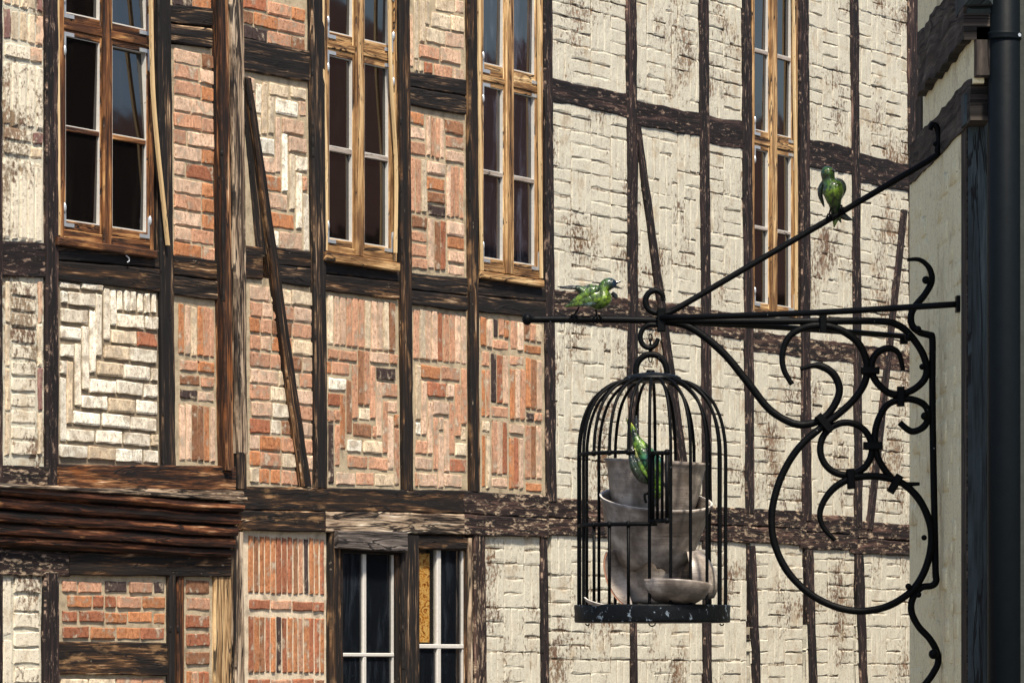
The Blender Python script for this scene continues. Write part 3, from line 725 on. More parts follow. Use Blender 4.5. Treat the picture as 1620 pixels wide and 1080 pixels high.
p.px([(757, 60, 771, 285), (774, 0, 791, 250), (845, 48, 927, 112), (932, 62, 986, 130), (825, 117, 905, 178), (908, 130, 986, 195), (797, 188, 880, 242), (888, 200, 972, 262), (865, -12, 945, 40), (950, 0, 986, 55), (823, 0, 839, 105), (797, 0, 818, 180)], z4)
p.block(775, 252, 852, 308, 4, 1, z=z4); p.block(860, 266, 986, 335, 3, 1, z=z4)
p = Panel(HL, P4(756, 866, (490, 780), (500, 786)), 'mortar', 'tan')
for q in ((58, 325, 108, 455, 2), (112, 328, 180, 412, 3), (110, 420, 180, 467, 1), (185, 340, 240, 470, 2), (245, 350, 320, 432, 3), (245, 440, 320, 485, 1), (62, 468, 98, 540, 1), (102, 480, 178, 695, 3), (182, 485, 245, 532, 1),
          (250, 498, 320, 720, 3), (182, 542, 248, 765, 3), (62, 548, 98, 755, 2), (102, 705, 176, 756, 1), (252, 730, 320, 772, 2), (62, 768, 98, 818, 1), (62, 826, 100, 1058, 2), (104, 766, 174, 1000, 3), (178, 780, 242, 830, 1),
          (178, 838, 242, 1062, 3), (248, 785, 320, 1020, 3), (104, 1008, 174, 1056, 1), (250, 1028, 320, 1072, 1)):
    p.block(*q[:4], q[4], 1, z=z8)
p = Panel(HL, P4(384, 520, (836, 1100), (838, 1100)), 'mortar_pale', 'red', joint=.017)
p.block(66, 412, 414, 680, 14, 1, z=z6); p.block(70, 698, 412, 756, 3.5, 1, z=z6); p.block(66, 775, 412, 1040, 14, 1, z=z6); p.block(66, 1058, 412, 1110, 3.5, 1, z=z6)
p = Panel(HL, P4(764, 860, (845, 1100), (848, 1100)), 'mortar_joint', 'painted', 'pbrick', soft=1.5, proud=.005, joint=.0055); p.basket()

# ------------------------------------------------------------------ left part of the house: windows
mW1 = (M['win_brown'], M['win_brown'], M['pane']); mW2 = (M['win_honey'], M['win_honey'], M['pane']); mW3 = (M['win_honey'], M['win_honey'], M['pane_sky'])
w1 = window(HL, 93, 244, (163, 175), (95, -60), (95, 31, 45), (103, 57), (104, 198, 207), (105, 349), (97, 362, 378), (100, 20), (104, 161, 178, 231), mW1, (93, 250, 374, 387, .04), sky_pane=True)
strip(HL, [(240, -30), (241, 60), (244, 150), (251, 235), (259, 310), (267, 388)], .011, .05, w1)
strip(HL, [(92, -30), (93, 150), (94, 372)], .010, .016, w1)
w2 = window(HL, 511, 628, (562, 574), (518, -60), (518, 64, 76), (522, 88), (522, 230, 239), (526, 378), (520, 388, 399), (518, 50), (521, 562, 577, 614), mW2, (516, 634, 398, 412, .045))
strip(HL, [(512, -30), (513, 120), (517, 260), (517, 396)], .011, .03, w2); strip(HL, [(617, -30), (620, 120), (628, 260), (627, 400)], .010, .034, w2)
w3 = window(HL, 757, 859, (800, 811), (762, -60), (762, 118, 127), (766, 136), (766, 268, 276), (768, 408), (764, 418, 428), (764, 100), (765, 799, 813, 845), mW3, (761, 862, 428, 439, .04))
strip(HL, [(759, -30), (760, 200), (764, 428)], .010, .024, w3); strip(HL, [(853, -30), (855, 200), (858, 440)], .010, .026, w3)

m = MB(); u_, v_ = FP(201, 408, .025); u_ -= HL.u0
m.tube(smooth_path([(u_ - .008, -.019, v_ + .022), (u_ - .012, -.028, v_ + .010), (u_ + .006, -.030, v_), (u_ + .010, -.030, v_ - .014), (u_ - .006, -.030, v_ - .022)], 4), .0035, 6); m.build('wall_hook', M['zinc'], HL.root, True)
def low_window(xl, xr, bar, top, munt, mats, clear=False):
    d = .004; U0 = HL.u0; uL, uR = U(xl), U(xr, d); vt = V(xl, top); b0 = V(xl, 1125); c0, c1 = V(xl, munt[1]), V(xl, munt[0]); g0, g1 = U(bar[0]), U(bar[1])
    m = MB(); fw = .03
    m.box(uL - U0, uL + .02 - U0, -d, .055, b0, vt, b=.003); m.box(uR - fw - U0, uR - U0, -d - .01, .055, b0, vt, b=.004)
    m.box(uL - U0, uR - U0, -d - .004, .055, vt, vt + .04, b=.003); m.box(uL - U0, uR - U0, -d - .004, .055, b0 - .06, b0, b=.003)
    win = m.build('window', mats[0], HL.root)
    m = MB(); m.box(g0 - U0, g1 - U0, .004, .028, b0, vt, b=.004); m.box(uL + .02 - U0, uR - fw - U0, .002, .028, c0, c1, b=.004)
    m.box(uR - fw - .012 - U0, uR - fw - U0, .006, .028, b0, vt)
    m.build('glazing_bar', M['white_bead'], win)
    for i, (a, b) in enumerate(((uL + .02, g0), (g1, uR - fw - .012))):
        for j, (z0, z1) in enumerate(((b0, c0), (c1, vt))):
            m = MB(); m.box(a - U0, b - U0, .016, .02, z0, z1)
            m.build('pane', M['pane_clear'] if clear and i == 0 and j == 1 else M['pane_sky2'], win)
    if clear:
        m = MB(); a, b = U(661), U(687); m.box(a - .01 - U0, b - U0, .030, .042, c1 + .01, vt - .02); o = m.build('plywood_board', M['ply'], win); o['label'] = 'amber grained plywood board behind the glass'
        m = MB(); m.box(b + .002 - U0, g0 + .02 - U0, .036, .05, c1, vt); m.build('dark_room_sheet', M['dark'], win)  # black sheet painted as the unlit room behind the glass
    return win
M['pane_sky2'] = glassmat('dusty_blue_glass', (.005, .0065, .009), (.045, .055, .07), .5)
low_window(539, 630, (576, 581), 874, (1032, 1038), (M['beam'], None))
low_window(660, 740, (693, 699), 868, (1018, 1025), (M['beam'], None), True)
lay_bricks(HL, 'brick_j')

# ------------------------------------------------------------------ right part of the house
bays = [  # left column, right column, (top beam rows), (mid), (bottom) at the left end of the bay
    (875, 993, (122, 160), (455, 506), (786, 846)), (1007, 1107, (157, 196), (470, 518), (794, 850)), (1121, 1177, (181, 225), (490, 530), (800, 855)),
    (1190, 1266, None, (522, 556), (803, 858)), (1279, 1347, (218, 262), (534, 567), (812, 867)), (1358, 1437, (241, 286), (545, 577), (824, 875))]
def down(x0, x1, y): return HZ - (HZ - y) * (XVP - x1) / (XVP - x0)
pk = dict(mortar='mortar_joint', pal='painted', mat='pbrick', soft=1.5, proud=.005, joint=.0055)
for (x0, x1, tb, mb, bb) in bays:
    for rows, mt in ((tb, 'beam_paint'), (mb, 'beam_flaked'), (bb, None)):
        if rows is None: continue
        r2 = tuple(down(x0, x1, y) for y in rows)
        if mt: beam(HR, x0 - 6, x1 + 4, rows, r2, .012 if mt == 'beam_paint' else .010, mt, w=.012)
        else:
            mid = rows[0] + (rows[1] - rows[0]) * .52; mid2 = r2[0] + (r2[1] - r2[0]) * .52
            beam(HR, x0 - 12, x1 + 10, (rows[0], mid), (r2[0], mid2), .014, 'beam_flaked', w=.008); beam(HR, x0 - 12, x1 + 10, (mid + 1, rows[1]), (mid2 + 1, r2[1]), .018, 'beam_flaked', w=.008)
    def pan(a, b, **k):
        q = Panel(HR, P4(x0 - 4, x1 + 3, (a, b), (down(x0, x1, a), down(x0, x1, b))), **pk); q.basket()
    if tb:
        pan(-40, tb[0] + 4); pan(tb[1] - 4, mb[0] + 4)
    else: pan(492, mb[0] + 4)
    pan(mb[1] - 4, bb[0] + 4); pan(bb[1] - 4, 1110)
post(HR, (857, 863), (874, 881), (-35, 792), .02, 'beam_paint', w=.011)
post(HR, (988, 993), (1008, 1012), (-35, 800), .018, 'beam_paint', w=.011)
post(HR, (1103, 1110), (1121, 1128), (-38, 806), .018, 'beam_paint', w=.011)
post(HR, (1171, 1178), (1189, 1195), (-40, 810), .018, 'beam_paint', w=.011)
post(HR, (1262, 1267), (1280, 1285), (-40, 822), .018, 'beam_paint', w=.011)
post(HR, (1343, 1351), (1359, 1366), (-40, 832), .016, 'beam_paint', w=.011)
post(HR, (1433, 1441), (1449, 1453), (-40, 1110), .02, 'beam_paint'); post(HR, (1446, 1449), (1475, 1480), (-40, 1110), .006, 'beam_paint')
post(HR, (1001, 1078), (1015, 1098), (196, 800), .022, 'beam_paint', name='brace')
post(HR, (1424, 1368), (1437, 1382), (330, 836), .020, 'beam_paint', name='brace')
for a, b, c, e, y in ((993, 996, 1008, 1010, 850), (1110, 1113, 1125, 1128, 856), (1180, 1190, 1196, 1206, 862), (1271, 1279, 1288, 1295, 868), (1350, 1360, 1367, 1375, 876)):
    post(HR, (a, b), (c, e), (y, 1110), .018, 'beam_paint', w=.011)
w4 = window(HR, 1188, 1262, (1219, 1228), (1190, -60), (1190, 216, 226), (1194, 236), (1194, 356, 362), (1195, 478), (1192, 486, 493), (1192, 205), (1194, 1218, 1230, 1251), mW2, None, up_munt=(1194, 76, 83))
strip(HR, [(1256, -30), (1258, 150), (1261, 300), (1261, 490)], .012, .024, w4)
lay_bricks(HR, 'pbrick_j')

# ------------------------------------------------------------------ near corner house on the right (its left flank runs away from us)
WB = 14.0; WS = .0157; W0 = (1491 - CX) / FPX * WB + WS * WB
def WY(px, d=0.0): return (W0 - d) / ((px - CX) / FPX + WS)              # distance at which the flank is seen in column px
def WX(y): return W0 - WS * y
def WZ(px, py): return EYE + (HZ - py) / FPX * WY(px)
yn, yf = WY(1531), WY(1439)
ch = empty('corner_house', (WX(yn), yn, 0), 0, 'near house corner at right edge with cream painted flank, grey beams and dark drainpipe', 'house')
CO = Vector(ch.location)
def flank(y0, y1, z0, z1, d, mat, name, parent=ch, thick=.25, n=1, ragged=0, nz=1):
    """slab on the flank from distance y0 to y1, heights z0..z1 = (near, far) or numbers, d proud of the wall (towards -x)"""
    m = MB(); z0 = z0 if isinstance(z0, tuple) else (z0, z0); z1 = z1 if isinstance(z1, tuple) else (z1, z1); sd = random.random() * 90
    L = y1 - y0; K = nz + 1
    for i in range(n + 1):
        t = i / n; y = y0 + L * t
        a = z0[0] + (z0[1] - z0[0]) * t + ragged * wob(y * 9, sd); b = z1[0] + (z1[1] - z1[0]) * t + ragged * wob(y * 9, sd + 20)
        for k in range(K):
            z = a + (b - a) * k / nz; m.v.append((WX(y) - d + ragged * .5 * wob(y * 8, z * 12 + sd) - CO.x, y - CO.y, z))
        m.v.append((WX(y) + thick - CO.x, y - CO.y, b)); m.v.append((WX(y) + thick - CO.x, y - CO.y, a))
    J = K + 2
    for i in range(n):
        for k in range(J):
            k2 = (k + 1) % J
            zz = [m.v[i * J + k][2], m.v[i * J + k2][2]]
            if L < .3:
                m.face([i * J + k, i * J + k2, (i + 1) * J + k2, (i + 1) * J + k][::-1], [(zz[0], L * i / n), (zz[1], L * i / n), (zz[1], L * (i + 1) / n), (zz[0], L * (i + 1) / n)][::-1]); continue
            uv = [(L * i / n, zz[0]), (L * i / n, zz[1]), (L * (i + 1) / n, zz[1]), (L * (i + 1) / n, zz[0])]
            m.face([i * J + k, i * J + k2, (i + 1) * J + k2, (i + 1) * J + k][::-1], uv[::-1])
    m.face([k for k in range(J)], [(0, m.v[k][2]) for k in range(J)]); m.face([n * J + k for k in range(J)][::-1])
    return m.build(name, M[mat], parent)
zb0 = (WZ(1523, 212) + WZ(1438, 293)) / 2; zb1 = (WZ(1540, 117) + WZ(1458, 217)) / 2    # lower beam
zc0 = (WZ(1538, 62) + WZ(1463, 160)) / 2; zc1 = (WZ(1503, 0) + WZ(1453, 72)) / 2          # upper beam
yk = WY(1541)
wall = flank(yn + .13, yf, 0, zb0 + .02, .0, 'corner_paint', 'flank_wall', n=12, ragged=.002, nz=30)
flank(yn, yn + .135, 0, zb0 - .004, .004, 'greybeam', 'corner_post_side', thick=.015)
flank(yk + .03, WY(1437, .008), (zb0, zb0), (zb1, zb1), .008, 'greybeam', 'lower_rail_beam', n=24, ragged=.010, nz=4, thick=.05)
wall2 = flank(yk, WY(1461), zb1 - .02, zc0 + .05, .002, 'corner_paint', 'upper_infill', n=8, nz=4, ragged=.003, thick=.03)
flank(WY(1461), WY(1448, .006), zb1 - .02, zc0 + .02, .006, 'greybeam', 'far_post')
flank(yk - .02, WY(1451, .03), zc0, zc1, .03, 'greybeam', 'upper_rail_beam', n=40, ragged=.016, nz=5, thick=.06)
flank(yk - .04, WY(1452, .012), zc1 - .01, 5.2, .012, 'corner_paint', 'upper_wall', n=8, nz=6, ragged=.003, thick=.06)
rg = random.Random(3); rows = int((zb0 - .9) / .078)
for j in range(rows):
    z = .95 + j * .078; y = yn + .14 - (rg.uniform(.08, .16) if j % 2 else 0)
    while y < yf - .05:
        L = .255; a = max(y, yn + .14); b = min(y + L, yf)
        if b - a > .06:
            k = ('flank', rg.randrange(6))
            if k not in BK:
                v, f = brick_shape(.245, .068, rg, 2.2); me = bpy.data.meshes.new('brick'); me.from_pydata(v, [], f); me.materials.append(M['corner_paint'])
                me.polygons.foreach_set('use_smooth', [True] * len(f)); me.update(); BK[k] = me
            o = bpy.data.objects.new('brick', BK[k]); COL.objects.link(o); o.parent = wall
            yc = (a + b) / 2; o.location = (WX(yc) - rg.choice((-.002, -.001, .0, .0008, .0018, .003)) - CO.x, yc - CO.y, z + rg.uniform(-.003, .003))
            o.rotation_euler = (rg.uniform(-.02, .02), rg.uniform(-.02, .02), R(-90) + rg.uniform(-.012, .012)); o.scale = ((b - a) / .255, 1, 1)
        y += L
# front towards the camera
def FX(px, y): return (px - CX) / FPX * y
def FZ(py, y): return EYE + (HZ - py) / FPX * y
def cbox(name, px0, px1, py0, py1, y0, y1, mat, parent=ch, b=.006, label=None):
    m = MB(); m.box(FX(px0, y0) - CO.x, FX(px1, y0) - CO.x, y0 - CO.y, y1 - CO.y, FZ(py1, y0), FZ(py0, y0), b=b); return m.build(name, M[mat], parent)
m = MB(); m.box(FX(1534, yn) - CO.x, 1.6, .03, .3, 0, 5.2); m.build('front_wall', simple('shaded_front_render', (.045, .05, .046), .9, .2, 0, .4, 25, .003), ch)  # shade of the sunless front painted into the wall colour
m = MB(); m.box(.05, 1.6, .31, yf - yn - .05, 0, 5.15); m.build('masonry_core', M['mortar_dark'], ch)
m = MB(); m.v = [(-.4, -.5, 5.2), (1.9, -.5, 5.2), (1.9, 2.1, 5.2), (-.4, 2.1, 5.2), (.75, -.5, 6.6), (.75, 2.1, 6.6)]
for f in ((0, 4, 5, 3), (1, 2, 5, 4), (0, 1, 4), (3, 5, 2), (0, 3, 2, 1)): m.face(f)
m.build('roof', M['tiles'], ch)
cbox('corner_post', 1532, 1562, 192, 2400, yn - .012, yn + .05, 'bluepost', b=.008)
cap = cbox('post_capital', 1526, 1561, 147, 196, yn - .06, yn + .05, 'bluepost', b=.018)
cbox('capital_block', 1536, 1563, 122, 143, yn - .05, yn + .05, 'bluepost', cap, b=.01)
cbox('upper_post', 1542, 1570, 40, 122, yk - .02, yn + .05, 'greybeam')
bk = cbox('jetty_bracket', 1533, 1568, 22, 44, yn - .14, yn + .05, 'bluepost', b=.02)
cbox('bracket_fillet', 1530, 1570, 8, 21, yn - .19, yn + .05, 'bluepost', bk, b=.012); cbox('bracket_head', 1527, 1572, -60, 6, yn - .24, yn + .05, 'bluepost', bk, b=.02)
yp = yn - .16; rp = 25.5 / FPX * yp; xc = FX(1589.5, yp) - CO.x
m = MB(); m.tube([(xc, yp - CO.y, 0), (xc - .001, yp - CO.y, 2.5), (xc - .004, yp - CO.y, 5.3)], rp, 28); pipe = m.build('drainpipe', M['pipe'], ch, True)
m = MB(); zc = FZ(58, yp)
m.lathe([(rp, -.012), (rp + .0045, -.011), (rp + .0055, -.007), (rp + .0035, -.002), (rp + .0055, .004), (rp + .0045, .010), (rp, .012)], (xc - .003, yp - CO.y, zc), 32); m.build('pipe_collar', M['pipe'], pipe, True)
m = MB(); m.tube([(xc + rp * .80, yp - CO.y - rp * .62, zc), (xc + rp * .85, yp - CO.y - rp * .72, zc)], .0055, 10); m.build('collar_bolt', M['zinc'], pipe)

# ------------------------------------------------------------------ wrought iron bracket, all in the plane 14 m away, square to the flank
BY = 14.0
def B(px, py, dy=0.0):
    y = BY + dy; return Vector(((px - CX) / FPX * y, y, EYE + (HZ - py) / FPX * y))
S2 = BY / FPX                                            # metres per photo pixel there
br = empty('iron_bracket', B(1475, 730), 0, 'black wrought iron wall bracket with scrolls reaching out from the cream flank, carrying the birdcage', 'bracket')
BO = Vector(br.location)
def iron(name, pts, r, dy=0.0, taper=None, k=7, n=10, parent=br, mat='iron', flat=1.0, sm=True):
    """bar through photo points; r in photo pixels; taper=(start, end) factors"""
    P = [(B(q[0], q[1], q[2] if len(q) > 2 else dy) - BO) for q in pts]
    if sm: P = smooth_path(P, k)
    nn = len(P); rr = []
    for i in range(nn):
        t = i / (nn - 1); f = 1.0
        if taper:
            if t < .12: f = taper[0] + (1 - taper[0]) * t / .12
            if t > .88: f = taper[1] + (1 - taper[1]) * (1 - t) / .12
        rr.append(r * S2 * f * (1 + .05 * wob(i * .35, r)))
    m = MB(); m.tube(P, rr, n, flat=flat); return m.build(name, M[mat], parent, True)
mbar = iron('main_bar', [(836, 505), (950, 505), (1060, 507), (1180, 508), (1300, 508), (1391, 508), (1420, 514), (1440, 530), (1461, 562), (1465, 594), (1445, 616), (1414, 624), (1390, 608), (1378, 584), (1385, 561), (1403, 551), (1421, 558), (1429, 586)], 5.8, taper=(1, .6))
m = MB(); m.ball(B(834, 505) - BO, 9.5 * S2, 12, (.85, 1, 1)); m.build('knob', M['iron'], mbar, True)
yst = WY(1518) - BY; ysf = WY(1437) - BY
iron('stay_rod', [(1045, 503, -.02), (1280, 495, -.02 + (yst + .02) * .5), (1517, 481, yst)], 5.0, k=4)
iron('stay_rod', [(1045, 508, .02), (1240, 518, .02 + (ysf - .02) * .5), (1434, 532, ysf)], 5.0, k=4)
def iblock(name, px, py, w_, h_, dy, dep, rot=0, mat='iron', parent=br, b=.003):
    m = MB(); c = B(px, py, dy) - BO; Mx = Matrix.Translation(c) @ Matrix.Rotation(R(rot), 4, 'Y')
    m.box(-w_ * S2 / 2, w_ * S2 / 2, -dep / 2, dep / 2, -h_ * S2 / 2, h_ * S2 / 2, Mx, b); return m.build(name, M[mat], parent)
iblock('wall_plate', 1519, 481, 13, 25, yst - .0, .05); iblock('wall_plate', 1430, 538, 13, 13, ysf, .03)
iron('tie_rod', [(1050, 476), (1047, 465), (1037, 459.5), (1026, 464), (1021, 476), (1026, 489), (1038, 495), (1053, 496), (1078, 484), (1180, 424), (1300, 354), (1400, 295), (1477, 249), (1483, 237), (1485, 216), (1481, 200), (1474, 198), (1472, 206)], 5.0, taper=(.75, .7))
m = MB(); m.ball(B(1480, 228) - BO, 4.5 * S2, 8); m.build('rivet', M['iron'], br, True)
iron('hook', [(1040, 514), (1026, 514), (1016, 522), (1013, 535), (1018, 546), (1028, 550), (1037, 545), (1041, 535)], 4.3, dy=-.004, taper=(1, .7))
iblock('collar', 1046, 506, 13, 38, -.004, .045)
iron('scroll', [(1050, 508, .004), (1080, 513, .004), (1110, 529, .004), (1147, 561, .004), (1184, 606, .004), (1217, 647, .004), (1251, 668, .004), (1277, 671, .004), (1303, 661, .004), (1321, 639, .004), (1328, 616, .004), (1321, 595, .004), (1306, 582, .004), (1288, 578, .004), (1266, 584, .004)], 6.2, taper=(1, .45))
big = [(1253, 608), (1240, 584), (1238, 558), (1249, 532), (1273, 518), (1303, 515), (1332, 523), (1358, 543), (1371, 573), (1369, 602), (1354, 628), (1332, 650), (1299, 676), (1269, 702), (1247, 732), (1230, 770), (1221, 813), (1225, 858), (1245, 902), (1279, 937),
       (1321, 959), (1363, 966), (1405, 958), (1441, 935), (1462, 904), (1473, 864), (1471, 828), (1455, 791), (1429, 765), (1400, 755), (1370, 753), (1342, 758), (1318, 773), (1302, 795), (1297, 816), (1304, 836), (1321, 854)]
iron('scroll', [(x, y, -.004) for x, y in big], 6.0, taper=(.7, .6))
iron('scroll', [(1338.5 + 41 * math.cos(R(q)), 709.6 + 41.5 * math.sin(R(q)), .003) for q in range(-125, 240, 24)], 5.6)
iron('scroll', [(1423, 668, .003), (1442, 682, .003), (1461, 675, .003), (1469, 658, .003), (1463, 641, .003), (1445, 632, .003), (1425, 632, .003), (1403, 641, .003), (1389, 665, .003), (1384, 691, .003), (1388, 721, .003), (1403, 747, .003), (1423, 764, .003), (1455, 765, .003)], 5.6, taper=(.9, .5))
yw = .006
iron('wall_bar', [(1435, 411), (1455, 411), (1470, 424), (1474, 444), (1463, 466), (1448, 484), (1441, 500), (1444, 516), (1456, 526), (1470, 530), (1475, 537), (1475, 600), (1476, 700), (1478, 800), (1480, 900), (1481, 918), (1474, 926), (1457, 929), (1444, 946), (1442, 967), (1453, 990), (1471, 1010), (1482, 1030), (1484, 1047), (1477, 1063), (1465, 1080), (1452, 1096)], 5.6, dy=yw, taper=(.5, 1))
for (x, y, r) in ((1465, 443, 6.5), (1452, 521, 6), (1437, 534, 6), (1459, 580, 5), (1463, 658, 6.5), (1462, 850, 4.5), (1437, 927, 5), (1453, 940, 5), (1477, 1034, 8)):
    m = MB(); m.ball(B(x, y, -.014) - BO, r * S2, 8); m.build('rivet', M['iron'], br, True)
for (x, y, w_, h_, ro) in ((1302, 511, 11, 30, 0), (1376, 586, 30, 11, 0), (1425, 627, 11, 31, 0), (1304, 669, 12, 33, 40), (1381, 705, 30, 12, 0), (1346, 757, 12, 32, 4), (1416, 765, 12, 31, -30)):
    iblock('collar', x, y, w_, h_, -.004, .04, -ro)

# chain
chn = empty('hanging_chain', B(1029, 540), 0, 'short thin black chain between the bracket hook and the birdcage handle', 'chain'); CH = Vector(chn.location)
y = 534
for i in range(5):
    m = MB(); c = B(1029, y) - CH; pts = []
    for q in range(0, 361, 30):
        a, b = 2.6 * S2 * math.cos(R(q)), 6.3 * S2 * math.sin(R(q))
        pts.append(c + (Vector((a, 0, b)) if i % 2 == 0 else Vector((a * .25, a, b))))
    m.tube(pts, 1.1 * S2, 6, cap=False); m.build('chain_link', M['iron'], chn, True); y += 8.2

# ------------------------------------------------------------------ birdcage
cg = empty('birdcage', B(1032, 984), 0, 'domed black iron birdcage with open door, hanging from the bracket and holding broken pots', 'birdcage'); CG = Vector(cg.location)
def cz(py): return (984 - py) * S2
RC = 117 * S2; cy0 = 0.0
prof = [(117, 962), (117, 900), (117, 832), (117, 776), (117, 722), (115.5, 694), (109.5, 664), (97.5, 637), (81, 619), (62, 607), (40, 601)]
def cpt(th, r, py): return Vector((math.sin(R(th)) * r * S2, -math.cos(R(th)) * r * S2, cz(py)))
broken = []
for k in range(22):
    th = -4.0 + 360 / 22 * k; th = th - 360 if th > 180 else th
    if -60 < th < -10:
        broken.append(th); m = MB(); m.tube(smooth_path([cpt(th, r, y) for r, y in prof if y <= 722], 4), 2.55 * S2, 8); m.build('cage_bar', M['iron'], cg, True)
        m = MB(); m.tube([cpt(th, 117, 962), cpt(th, 117, 832)], 2.55 * S2, 8); m.build('cage_bar', M['iron'], cg, True)
        for yy in (720, 832):
            m = MB(); m.ball(cpt(th, 117.5, yy), 5 * S2, 8); m.build('knuckle', M['iron'], cg, True)
    else:
        m = MB(); m.tube(smooth_path([cpt(th, r, y) for r, y in prof], 4), 2.55 * S2, 8); m.build('cage_bar', M['iron'], cg, True)
for (a, b, yy) in ((-76, -15, 720), (-80, 2, 832)):
    m = MB(); m.tube([cpt(a + (b - a) * i / 12, 117.5, yy) for i in range(13)], 3.2 * S2, 8); m.build('door_rail', M['iron'], cg, True)
m = MB(); m.lathe([(.001, cz(588)), (20 * S2, cz(590)), (40 * S2, cz(594)), (46 * S2, cz(598)), (46 * S2, cz(601)), (38 * S2, cz(604)), (.001, cz(604))], (0, 0, 0), 36)
cap = m.build('top_cap', M['iron_base'], cg, True)
m = MB(); m.lathe([(.001, cz(585)), (6 * S2, cz(585.5)), (7 * S2, cz(588)), (7 * S2, cz(592))], (-3 * S2, -.01, 0), 12); m.build('cap_bolt', M['iron'], cap, True)
hp = [(-25, 597), (-26, 586), (-23, 573), (-13, 563), (-2, 560.5), (9, 563), (19, 573), (23, 586), (22, 597)]
m = MB(); m.tube(smooth_path([Vector((x * S2, 0, cz(y))) for x, y in hp], 5), 5 * S2, 12); m.build('handle', M['iron'], cg, True)
m = MB(); e = [(112, 961), (122, 959), (123.5, 956.5), (124, 959), (123, 970), (123.5, 981), (122.5, 984), (118, 984.5), (1, 978)]
m.lathe([(.001, cz(962))] + [(r * S2, cz(y)) for r, y in e], (0, 0, 0), 64); m.build('base_tray', M['iron_base'], cg, True)
for th, rr in ((-2, 5), (-64, 3), (70, 3)):
    m = MB(); c = cpt(th, 115, 986); m.tube([c + Vector((rr * S2 * math.cos(R(q)), 0, rr * S2 * math.sin(R(q)))) for q in range(180, 361, 30)], 1.2 * S2, 6); m.build('base_loop', M['iron'], cg, True)
# open door, swung out on the front bar
hx = cpt(-2, 117, 776); dd = Vector((math.sin(R(16)), -math.cos(R(16)), 0)); dl = .15
def dp(f, py): q = hx + dd * dl * f; return Vector((q.x, q.y, cz(py)))
m = MB(); m.tube([dp(.03, 722), dp(1, 725)], 3.4 * S2, 8); m.tube([dp(.03, 828), dp(1, 829)], 3.4 * S2, 8)
for f in (.03, 1): m.tube([dp(f, 721), dp(f, 830)], 3.2 * S2, 8)
dr = m.build('open_door', M['iron'], cg, True)
for f in (.36, .68): m = MB(); m.tube([dp(f, 723), dp(f, 829)], 2.4 * S2, 8); m.build('door_bar', M['iron'], dr, True)
for f, yy in ((1, 724), (1, 829), (.03, 724), (.03, 829)): m = MB(); m.ball(dp(f, yy), 5 * S2, 8); m.build('knuckle', M['iron'], dr, True)

# ------------------------------------------------------------------ pots and shards in the cage
N = NT('grey_brown_salt_glaze'); tcd = N.n('TexCoord').outputs['Object']
rings = N.noise(N.scale(tcd, (3, 3, 260)), 1.0, 3, .5); bl = N.noise(tcd, 9, 5, .6); spk = N.step(N.noise(tcd, 55, 4, .65), .64, .72)
c = N.ramp(bl, [(.38, (.10, .08, .068)), (.5, (.22, .185, .16)), (.61, (.43, .375, .33))])
c = N.mix(.4, c, N.ramp(rings, [(.3, (.6, .6, .6)), (.7, (1.3, 1.3, 1.3))]), 'MULTIPLY'); c = N.mix(N.math('MULTIPLY', spk, .75), c, (.05, .033, .027)); c = N.mix(N.math('MULTIPLY', N.step(N.noise(N.scale(tcd, (16, 16, 5)), 1.0, 6, .68), .54, .66), .55), c, (.085, .06, .048))
N.bump(rings, .0012, .8); N.p.inputs['Coat Weight'].default_value = .25; N.p.inputs['Coat Roughness'].default_value = .25
M['glaze'] = N.end(c, .42, .5)
M['rim'] = simple('pale_clay_edge', (.62, .58, .53), .5, .4, 0, .2, 90)
M['clay'] = simple('broken_red_clay', (.33, .17, .11), .8, .3, 0, .3, 90)
def pot(name, label, c, prof, tend=None, tilt=(0, 0), a0=0, a1=360, n=72, th=.006, rim=True, cat='pot', rz=0):
    """turned pot: prof = [(radius px, rows px below the origin)...] from rim to foot; tend(angle) = share of the profile kept (broken edge)"""
    P = [Vector((r, y, 0)) for r, y in prof]; P = smooth_path(P, 5); K = len(P); L = [0]
    for i in range(1, K): L.append(L[-1] + (P[i] - P[i - 1]).length)
    def at(t):
        s = t * L[-1]
        for i in range(1, K):
            if s <= L[i] + 1e-9:
                f = (s - L[i - 1]) / max(L[i] - L[i - 1], 1e-9); return P[i - 1].lerp(P[i], f)
        return P[-1]
    m = MB(); full = a1 - a0 >= 359.9; cols = n if full else n + 1; J = 22
    for side in (0, 1):
        for k in range(cols):
            q = a0 + (a1 - a0) * k / n; te = tend(q) if tend else 1.0
            for j in range(J + 1):
                p = at(te * j / J); r = max(p.x * S2 - (th if side else 0), .0005)
                zz = -p.y * S2 + (th * .8 if side and j == J and not tend else 0)
                m.v.append((r * math.sin(R(q)), -r * math.cos(R(q)), zz))
    H = cols * (J + 1)
    for side in (0, 1):
        for k in range(n):
            k2 = (k + 1) % cols
            for j in range(J):
                a, b = side * H + k * (J + 1) + j, side * H + k2 * (J + 1) + j
                f = [a, b, b + 1, a + 1]; m.face(f if side else f[::-1])
    for k in range(n):
        k2 = (k + 1) % cols; m.cm = 1
        m.face([k * (J + 1), k2 * (J + 1), H + k2 * (J + 1), H + k * (J + 1)]); m.cm = 2
        if tend: m.face([k * (J + 1) + J, H + k * (J + 1) + J, H + k2 * (J + 1) + J, k2 * (J + 1) + J])
    m.cm = 2
    if not full:
        for k in (0, n):
            for j in range(J): m.face([k * (J + 1) + j, H + k * (J + 1) + j, H + k * (J + 1) + j + 1, k * (J + 1) + j + 1])
    o = m.build(name, [M['glaze'], M['rim'] if rim else M['clay'], M['clay']], None, True)
    o.location = c; o.rotation_euler = (R(tilt[0]), R(tilt[1]), R(rz)); return tag(o, label, cat)
